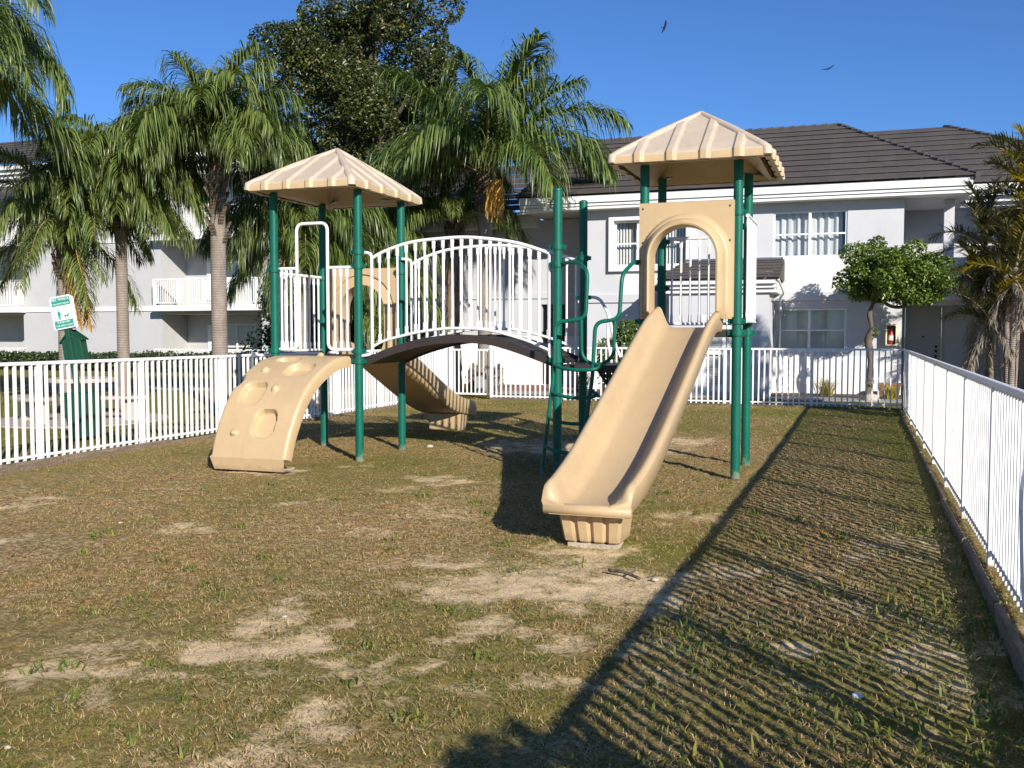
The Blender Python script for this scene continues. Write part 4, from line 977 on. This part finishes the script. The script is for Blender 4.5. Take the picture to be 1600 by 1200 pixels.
b.build('trunk', M['bark'], t, smooth=True, local=True)
rr = random.Random(9); cl = []
for i in range(58):
    th = rr.uniform(0,6.28); q = rr.random()**.5; x = .62+math.cos(th)*q*1.12; z = 3.0+rr.uniform(-.6,.62)*math.sqrt(max(.05,1-q*q*.75)); y = math.sin(th)*q*.85
    if x < .1: z += .12
    if x > 1.0: z -= .1
    s = rr.uniform(.2,.36); cl.append((x,y,z,s*1.15,s,s*.85))
cl += [(1.2,-.2,2.42,.3,.3,.22),(1.45,0,2.6,.3,.3,.25),(.9,-.2,2.5,.28,.3,.2),(-.2,-.1,2.55,.3,.3,.25),(.15,0,3.62,.25,.25,.28),(.0,-.1,3.45,.3,.3,.25),(1.0,-.1,3.6,.25,.25,.18)]
foliage('crown', t, cl, 26000, .085, 31, M['bushleaf'], surf=.5, tm=.5)
foliage('sucker_leaves', t, [(.12,-.05,1.62,.12,.1,.14),(.05,-.1,.42,.1,.1,.1)], 90, .07, 32, M['bushleaf'])
def shrub(name, label, cat, x, y, cl, n, size, seed, mat, group=None, **k):
    t = thing(name, label, cat, (x,y,0), group); 
    b = MB()
    for c in cl[:5]: b.tube([(c[0]*.2,c[1]*.2,-.05),(c[0]*.6,c[1]*.6,c[2]*.6),(c[0],c[1],c[2])],.025,6,True,[.04,.03,.012])
    b.build('stem', M['bark'], t, local=True); foliage('foliage', t, cl, n, size, seed, mat, **k); return t
shrub('bush','rounded green bush behind the back fence, between bridge end and tan slide','bush',-5.55,23.3,[(0,0,.8,.5,.45,.55),(.25,0,1.3,.4,.4,.4),(-.2,.1,1.1,.42,.4,.4),(.3,-.1,1.65,.32,.3,.3),(.05,0,.4,.5,.45,.4)],4200,.09,41,M['bushleaf'])
rr = random.Random(12)
def hedge(label, x0,x1,y,h,d,n,seed,size=.14):
    k = int((x1-x0)/.7)+1; cl = [(x0+(x1-x0)*(i+.5)/k-(x0+x1)/2, rr.uniform(-.1,.1)*d, h*.5*rr.uniform(.9,1.1), .55,d*.6,h*.55) for i in range(k)]
    return shrub('hedge',label,'hedge',(x0+x1)/2,y,cl,n,size,seed,M['hedgeleaf'],surf=.25)
hedge('low dark hedge along the base of the three-storey building, left of its balconies',-38,-29,33.2,.75,1.2,14000,51)
hedge('low dark hedge under the ground floor balcony of the three-storey building',-28.6,-22.5,33.0,.8,1.2,10000,52)
def bigshrub(label,x,y,w,h,seed,n=9000,mat='hedgeleaf'):
    r = random.Random(seed); cl = [(r.uniform(-.5,.5)*w,r.uniform(-.3,.3)*w,r.uniform(.2,.85)*h,w*.3,w*.3,h*.24) for i in range(14)]
    shrub('tall_shrub',label,'shrub',x,y,cl,n,.15,seed,M[mat],'dark shrubs behind the playground')
bigshrub('tall dark shrub in shade behind the left tower',-16.5,28.5,4.2,4.2,61,11000)
bigshrub('tall dark shrub in shade behind the first half of the arched bridge',-14.9,27.4,3.2,4.2,62,10000)
# clump palm on the right
def clump(label, x, y, seed, tall, group, stems, hang=True):
    r = random.Random(seed); root = thing('clump_palm', label, 'palm tree', (x,y,0), group)
    for i,(dx,dy,h,lx,ly) in enumerate(stems):
        b = MB(); pts = smooth_path([(dx,dy,-.1),(dx+lx*.3,dy+ly*.3,h*.4),(dx+lx,dy+ly,h)],6); b.tube(pts,.05,10,True,[.06-.015*k/len(pts) for k in range(len(pts))]); b.build('stem', M['palmtrunk'], root, smooth=True, local=True)
        for q in range(17):
            az = r.uniform(0,6.28); e = (q/17)*6.6; key = 'g' if (e > 4.0 and hang) else ('y' if r.random() < (.6 if e < 3 and h > 3.5 else .2) else 'e')
            o = bpy.data.objects.new('frond' if key != 'g' else 'dead_frond', FR[key][min(6,int(e))]); C.objects.link(o); o.parent = root
            s = r.uniform(.6,.9); o.location = (dx+lx,dy+ly,h-.02*q); o.rotation_euler = (r.uniform(-.2,.2),0,az); o.scale = (s,s,s)
    return root
M['dullfrond'] = leaf_mat('dull_palm_leaflet', [(.04,.05,.018),(.08,.09,.03),(.13,.12,.05),(.2,.16,.08)], .5, .15)
fset('e', M['dullfrond'], L=1.35, ll=.42, droop=.2, width=.032, n=44, tm=.5, bends=(40,55,65,70,70,60,40))
fset('y', M['yellowfrond'], L=1.2, ll=.38, droop=.2, width=.03, n=42, tm=.5, bends=(40,55,65,70,70,60,40))
fset('g', M['greydead'], L=1.15, ll=.38, droop=.6, width=.024, n=40, tm=.5, bends=(40,60,80,95,90,60,30), els=(60,40,20,5,-25,-45,-65))
clump('clump of slender palms with yellowing tops and grey dead fronds at the right edge', 2.45,18.9,71,True,None,[(0,0,3.0,-.1,0),(.22,.1,4.0,.05,.1),(-.2,.15,2.3,-.2,.05),(.35,-.1,3.6,.3,-.1),(.1,.3,4.5,.25,.2),(.5,.3,4.3,.6,.2),(-.1,-.1,1.9,-.2,-.1),(-.25,.2,3.3,-.15,.1),(.0,-.3,2.7,.0,-.2),(.6,0,2.6,.6,0)])
clump('second clump of slender palms close behind the first, half outside the right edge', 4.3,24.4,72,True,None,[(0,0,3.9,-.2,0),(.2,.1,4.8,.0,.1),(-.25,.15,3.0,-.45,.05),(.3,-.1,3.3,.3,-.1),(-.1,.3,4.3,-.1,.2),(-.4,0,2.2,-.6,0),(.1,-.2,2.5,.1,-.2)])
shrub('bush','added leafy bush out of frame beyond the right fence, there to shade the near lawn','bush',2.6,-.05,[(0,0,1.0,.55,.55,.55),(.2,.1,1.6,.6,.6,.5),(-.2,-.2,2.0,.45,.5,.4),(.3,-.4,.6,.6,.6,.6)],2600,.14,77,M['bushleaf'])  # unseen bush, added to cast the shadow on the nearest grass
shrub('ground_cover','low strappy green plants at the foot of the clump palms outside the right fence','plants',2.4,18.4,[(-.4,0,.25,.5,.5,.3),(.4,.2,.3,.5,.5,.3),(.9,-.5,.3,.5,.5,.35),(0,-.9,.3,.5,.5,.3)],2500,.13,78,M['bushleaf'])
def tuft(label, x, y, n, h, mat, seed, group=None):
    r = np.random.default_rng(seed); V = []; F = []; T = []
    for i in range(n):
        a = r.random()*6.28; b0 = np.array([r.normal(0,.07),r.normal(0,.07),-.02]); d = np.array([math.cos(a)*r.uniform(.1,.7),math.sin(a)*r.uniform(.1,.7),1.]); sd = np.array([-math.sin(a),math.cos(a),0])*.009; l = h*r.uniform(.6,1.2); k = len(V); tt = r.random()
        p1 = b0+d*l*.6; p2 = p1+np.array([d[0]*1.6,d[1]*1.6,.35])*l*.4
        V += [b0-sd,b0+sd,p1+sd,p1-sd,p2+sd*.2,p2-sd*.2]; F += [(k,k+1,k+2,k+3),(k+3,k+2,k+4,k+5)]; T += [tt]*6
    o = link_mesh('grass_tuft', tint_mesh('grass_tuft', V, F, T, [M[mat]])); o.location = (x,y,0); return tag(o, label, 'plant', group)
tuft('dry strappy grass tuft left of the small tree trunk behind the back fence',-.75,25.4,120,.6,'yellowfrond',81); tuft('yellow strappy grass tuft in front of the terracotta planter',.72,24.9,90,.5,'yellowfrond',82)
tuft('dry grass tuft at the building corner behind the ladder',-6.9,24.9,110,.75,'greydead',83)

# ------------------------------------------------------------------ small things
def text(body, size, x, z, y, mat, parent, name='lettering', sx=1.0, align='CENTER'):
    cu = bpy.data.curves.new(name, 'FONT'); cu.body = body; cu.size = size; cu.align_x = align; cu.align_y = 'CENTER'; cu.extrude = .0006
    tmp = bpy.data.objects.new(name, cu); C.objects.link(tmp); dg = bpy.context.evaluated_depsgraph_get(); me = bpy.data.meshes.new_from_object(tmp.evaluated_get(dg)); bpy.data.objects.remove(tmp)
    me.materials.clear(); me.materials.append(mat); o = link_mesh(name, me, parent, True); o.rotation_euler = (R(90),0,0); o.location = (x,y,z); o.scale = (sx,1,1); return o
PW = thing('pet_waste_station', 'leaning dark green pet waste station with a green and white sign, bag box and bin', 'pet waste station', (-11.0,11.75,0)); PW.rotation_euler = (0,-.17,R(8)); PW.scale = (.94,.94,.94)
b = MB(); b.box(-.04,.04,-.02,.04,-.3,2.2); b.build('post', M['darkgreen'], PW, local=True, bevel=.006)
def rrect(w,h,r,cx,cz,y,n=5):
    out = []
    for (sx,sz,a0) in ((1,1,0),(-1,1,90),(-1,-1,180),(1,-1,270)):
        for k in range(n+1): a = R(a0+90*k/n); out.append((cx+sx*(w/2-r)+r*math.cos(a), y, cz+sz*(h/2-r)+r*math.sin(a)))
    return out
b = MB(); b.prism(rrect(.39,.53,.045,.0,2.06,-.035),(0,.008,0)); sg = b.build('sign', M['signwhite'], PW, local=True)
b = MB(); b.prism(rrect(.39,.53,.045,-.04,2.05,.075),(0,.008,0)); b.build('sign', M['signwhite'], PW, local=True)
for z0,z1 in ((2.17,2.305),(1.815,1.935)):
    b = MB(); b.box(-.17,.17,-.0385,-.036,z0,z1); b.build('colour_band', M['signgreen'], sg, local=True)
text('PET WASTE',.062,0,2.27,-.0395,M['signwhite'],sg); text('TRANSMITS DISEASE',.033,0,2.2,-.0395,M['signwhite'],sg)
text('LEASH AND CLEAN UP AFTER',.021,0,2.145,-.036,M['signgreen'],sg); text('YOUR PET',.024,.09,2.105,-.036,M['signgreen'],sg)
text('PLEASE KEEP',.042,0,1.905,-.0395,M['signwhite'],sg); text('THIS AREA CLEAN',.037,0,1.85,-.0395,M['signwhite'],sg)
b = MB(); yq = -.0365
man = [(-.085,2.105),(-.07,2.115),(-.06,2.1),(-.065,2.085),(-.045,2.07),(-.03,2.03),(-.0,2.02),(.0,2.01),(-.035,2.012),(-.05,2.03),(-.045,2.0),(-.045,1.95),(-.06,1.945),(-.065,1.99),(-.075,1.945),(-.092,1.945),(-.085,2.0),(-.095,2.04),(-.092,2.075),(-.08,2.085)]
dog = [(.02,2.0),(.03,2.015),(.085,2.015),(.095,2.04),(.125,2.035),(.12,2.025),(.105,2.02),(.1,1.99),(.098,1.95),(.088,1.95),(.085,1.985),(.045,1.985),(.04,1.95),(.028,1.95),(.03,1.985)]
for poly in (man,dog): b.prism([(x,yq,z) for x,z in poly],(0,.0015,0))
b.build('pictogram', M['signgreen'], sg, local=True)
b = MB(); b.prism([(-.17,.045,1.2),(.17,.045,1.2),(.17,.045,1.6),(0,.045,1.74),(-.17,.045,1.6)],(0,.16,0)); b.prism([(-.21,.03,1.575),(0,.03,1.75),(.21,.03,1.575),(.21,.03,1.6),(0,.03,1.785),(-.21,.03,1.6)],(0,.19,0)); b.build('bag_dispenser', M['darkgreen'], PW, local=True, bevel=.006)
b = MB(); b.box(-.2,-.172,.08,.14,1.33,1.44); b.build('bag', M['signgreen'], PW, local=True)
b = MB(); b.sweep([[(-.17*k+cx,-.02-.16*k,z),(.17*k+cx,-.02-.16*k,z),(.19*k+cx,.06,z),(.17*k+cx,.28*k,z),(-.17*k+cx,.28*k,z),(-.19*k+cx,.06,z)] for k,z,cx in ((.9,.02,0),(1.12,.72,0),(1.2,.74,0),(1.2,.78,0))],True,True); b.build('bin', M['darkgreen'], PW, local=True, bevel=.01)
# concrete picnic set
def arcbench(label, x, y, rz):
    t = thing('concrete_bench', label, 'bench', (x,y,0), 'concrete benches round the picnic table', rz)
    b = MB(); n = 14; top = []
    for k in range(n+1):
        a = R(-38+76*k/n); top.append([(1.25*math.sin(a),1.25-1.25*math.cos(a)-.0,.4),(.85*math.sin(a),1.25-.85*math.cos(a),.4),(.85*math.sin(a),1.25-.85*math.cos(a),.46),(1.25*math.sin(a),1.25-1.25*math.cos(a),.46)])
    b.sweep(top,True,True); b.build('seat', M['concrete'], t, local=True, bevel=.015)
    for s in (-1,1):
        b = MB(); a = R(s*26); cx,cy = 1.05*math.sin(a),1.25-1.05*math.cos(a); b.prism([(cx-.2,cy-.06,-.05),(cx+.2,cy-.06,-.05),(cx+.12,cy-.06,.4),(cx-.12,cy-.06,.4)],(0,.12,0)); b.build('leg', M['concrete'], t, local=True, bevel=.012)
arcbench('curved concrete bench right of the pet waste bin',-12.75,14.0,R(25)); arcbench('curved concrete bench left of the pet waste bin',-14.1,13.35,R(-30))
t = thing('concrete_table', 'round concrete picnic table behind the pet waste station', 'table', (-14.0,14.9,0))
b = MB(); b.cyl(0,0,.66,.74,.62,None,32); b.build('tabletop', M['concrete'], t, local=True, bevel=.015)
b = MB(); b.tube([(0,0,-.05),(0,0,.1),(0,0,.5),(0,0,.66)],.2,12,True,[.32,.26,.2,.28]); b.build('pedestal', M['concrete'], t, local=True)
b = MB(); b.cyl(-13.5,14.3,-.05,.015,1.55,None,40); tag(b.build('pavement', M['concrete']), kind='structure')
# fire extinguisher cabinet, utility cabinet, planter, rocks
t = thing('extinguisher_cabinet', 'fire extinguisher in a cream-framed wall cabinet right of the small tree trunk', 'fire extinguisher', (.75,26.48,1.28))
b = MB(); b.box(-.135,-.1,-.2,0,0,.54); b.box(.1,.135,-.2,0,0,.54); b.box(-.1,.1,-.2,0,0,.04); b.box(-.1,.1,-.2,0,.5,.54); b.build('cabinet_frame', M['cream'], t, local=True, bevel=.006)
b = MB(); b.box(-.1,.1,-.03,-.01,.04,.5); b.build('cabinet_back', M['terracotta'], t, local=True)
b = MB(); b.tube([(0,-.11,.06),(0,-.11,.3),(0,-.11,.35),(0,-.11,.37)],.06,14,True,[.055,.055,.03,.02]); e = b.build('extinguisher', M['red'], t, local=True, autos=40)
b = MB(); b.box(-.02,.05,-.13,-.09,.37,.42); b.build('valve', M['black'], e, local=True); b = MB(); b.tube([(0,-.11,.13),(0,-.11,.26)],.057,14,False); b.build('paper_label', M['trim'], e, local=True, smooth=True)
t = thing('utility_cabinet', 'small grey utility cabinet with a dark top behind the back fence under the bridge', 'utility box', (-9.35,23.9,0))
b = MB(); b.box(-.12,.12,-.1,.1,-.05,.46); b.build('cabinet_body', M['cabinet'], t, local=True, bevel=.01); b = MB(); b.tube(round_path([(-.14,0,.4),(-.14,0,.53),(.14,0,.53),(.14,0,.4)],.06,4),.035,8); b.build('cap', M['black'], t, local=True)
for nm,x,y,s in (('left',-9.75,24.3,84),('right',-9.0,24.2,85)):
    shrub('dry_shrub','dry brown shrub just %s of the small grey utility cabinet'%nm,'shrub',x,y,[(0,0,.35,.17,.17,.35),(.05,0,.6,.12,.12,.2)],900,.07,s,M['greydead'])
t = thing('planter', 'terracotta planter at the foot of the wall under the fire extinguisher', 'planter', (.72,25.9,0)); b = MB(); b.sweep([[(-.25*k,-.18*k,z),(.25*k,-.18*k,z),(.25*k,.18*k,z),(-.25*k,.18*k,z)] for k,z in ((.85,0),(1,.3),(1.08,.3),(1.08,.36),(.98,.36),(.95,.3))],True,True); b.build('pot', M['terracotta'], t, local=True, bevel=.01)
b = MB(); b.box(-.22,.22,-.15,.15,.29,.305); b.build('soil', M['mulch'], t, local=True)
def stone(label, x, y, r, sz, seed, name='stone', mat='stone', cat='stone', group=None):
    b = MB(); b.ball((0,0,0),r,10,7,sz); rr = random.Random(seed); b.v = [(p[0]*rr.uniform(.8,1.2)*1.2,p[1]*rr.uniform(.8,1.2),p[2]) for p in b.v]
    o = b.build(name, M[mat], smooth=True); o.location = (x,y,float(gz(x,y))+r*sz*.4); return tag(o,label,cat,group)
stone('large pale rock at the foot of the small tree',.28,24.3,.17,.8,1)
stone('pale stone on the sand right of the twig by the tan slide',-1.28,6.52,.024,.6,2); stone('small pale pebble in the grass at the lower left of the lawn',-3.3,3.05,.012,.7,3)
stone('pale stone beside the largest sand patch left of centre',-3.22,5.0,.02,.5,4); stone('white pebble in the dry grass far left',-6.1,6.9,.02,.6,5); stone('white pebble below the foot of the rear slide',-5.7,12.6,.045,.6,6)
stone('crumpled white scrap of litter in the shaded grass at lower right',.02,4.78,.022,.7,7,'litter','signwhite','litter')
b = MB(); b.tube(smooth_path([(-1.62,6.6,-.055),(-1.53,6.55,-.045),(-1.46,6.52,-.05),(-1.37,6.44,-.055)],4),.012,6); b.tube([(-1.46,6.52,-.05),(-1.42,6.56,-.03)],.007,5)
tag(b.build('twig', M['bark'], smooth=True),'dark broken twig on the sand patch in front of the tan slide','twig')
# birds
def bird(label, loc, span, bank, head, dih=.25):
    t = MB(); s = span/2
    P = [(-.36,0),(-.3,.05),(-.12,.07),(.1,.075),(.2,.05),(.27,.028),(.33,.01)]
    t.sweep([[(x*s,r*s*math.cos(a),r*s*math.sin(a)*.8) for a in [2*math.pi*k/8 for k in range(8)]] for x,r in P],True,True)
    t.add([(-.3*s,0,.01),(-.52*s,-.13*s,0),(-.55*s,.13*s,0)],[(0,1,2)])
    for sg in (-1,1):
        pr = [(.0,.17,-.13),(.3,.2,-.14),(.6,.15,-.13),(.85,.06,-.13),(1.0,-.08,-.17)]
        rows = []
        for y,f,bk in pr:
            z = dih*y*s*(1-.25*y)+.03*s; rows.append([(f*s,sg*y*s,z),((f+bk)/2*s,sg*y*s,z+.012*s),(bk*s,sg*y*s,z),((f+bk)/2*s,sg*y*s,z-.012*s)])
        t.sweep(rows,True,True)
    o = t.build('bird', M['bird']); o.location = loc; o.rotation_euler = (bank,.1,head); return tag(o,label,'bird','birds soaring overhead')
bird('dark bird banking steeply with wings spread, high above the right tan roof',(-11.45,60,20.1),.95,R(68),R(-20),.12)
bird('small dark soaring bird with raised right wing, above the two-storey roof',(-1.96,60,16.75),.8,R(-12),R(70),.3)

# ------------------------------------------------------------------ light, sky, camera
W = bpy.data.worlds.new('World'); S.world = W; W.use_nodes = True; nt = W.node_tree
sky = N(nt, 'ShaderNodeTexSky', sky_type='NISHITA'); sky.sun_disc = False; EL, AZ = R(24), R(137); sky.sun_elevation = EL; sky.sun_rotation = AZ
sky.air_density = 1.0; sky.dust_density = .2; sky.ozone_density = 4; sky.altitude = 800
tn = N(nt, 'ShaderNodeMix', data_type='RGBA', blend_type='MULTIPLY'); tn.inputs[0].default_value = 1; tn.inputs[7].default_value = (.57,.86,1.24,1)
nt.links.new(sky.outputs[0], tn.inputs[6]); nt.links.new(tn.outputs[2], nt.nodes['Background'].inputs['Color']); nt.nodes['Background'].inputs['Strength'].default_value = .075
sl = bpy.data.lights.new('sun', 'SUN'); sl.energy = 5.0; sl.angle = R(.53); sl.color = (1,.94,.85); so = bpy.data.objects.new('sun', sl); C.objects.link(so)
d = Vector((-math.sin(AZ)*math.cos(EL), -math.cos(AZ)*math.cos(EL), -math.sin(EL))); so.rotation_euler = d.to_track_quat('-Z','Y').to_euler(); so.location = (10,-12,10)
cam = bpy.data.cameras.new('camera'); co = bpy.data.objects.new('camera', cam); C.objects.link(co); S.camera = co
co.location = (0,0,1.6); co.rotation_euler = (math.pi/2-.0522, 0, .3406); cam.sensor_width = 36; cam.lens = 1530/1600*36; cam.clip_end = 2000
S.view_settings.view_transform = 'Standard'; S.view_settings.look = 'None'; S.view_settings.exposure = .5; S.view_settings.gamma = 1
S.cycles.use_denoising = True; S.cycles.denoiser = 'OPENIMAGEDENOISE'; S.cycles.denoising_input_passes = 'RGB_ALBEDO_NORMAL'; S.cycles.denoising_prefilter = 'ACCURATE'; S.cycles.max_bounces = 6; S.cycles.transparent_max_bounces = 12
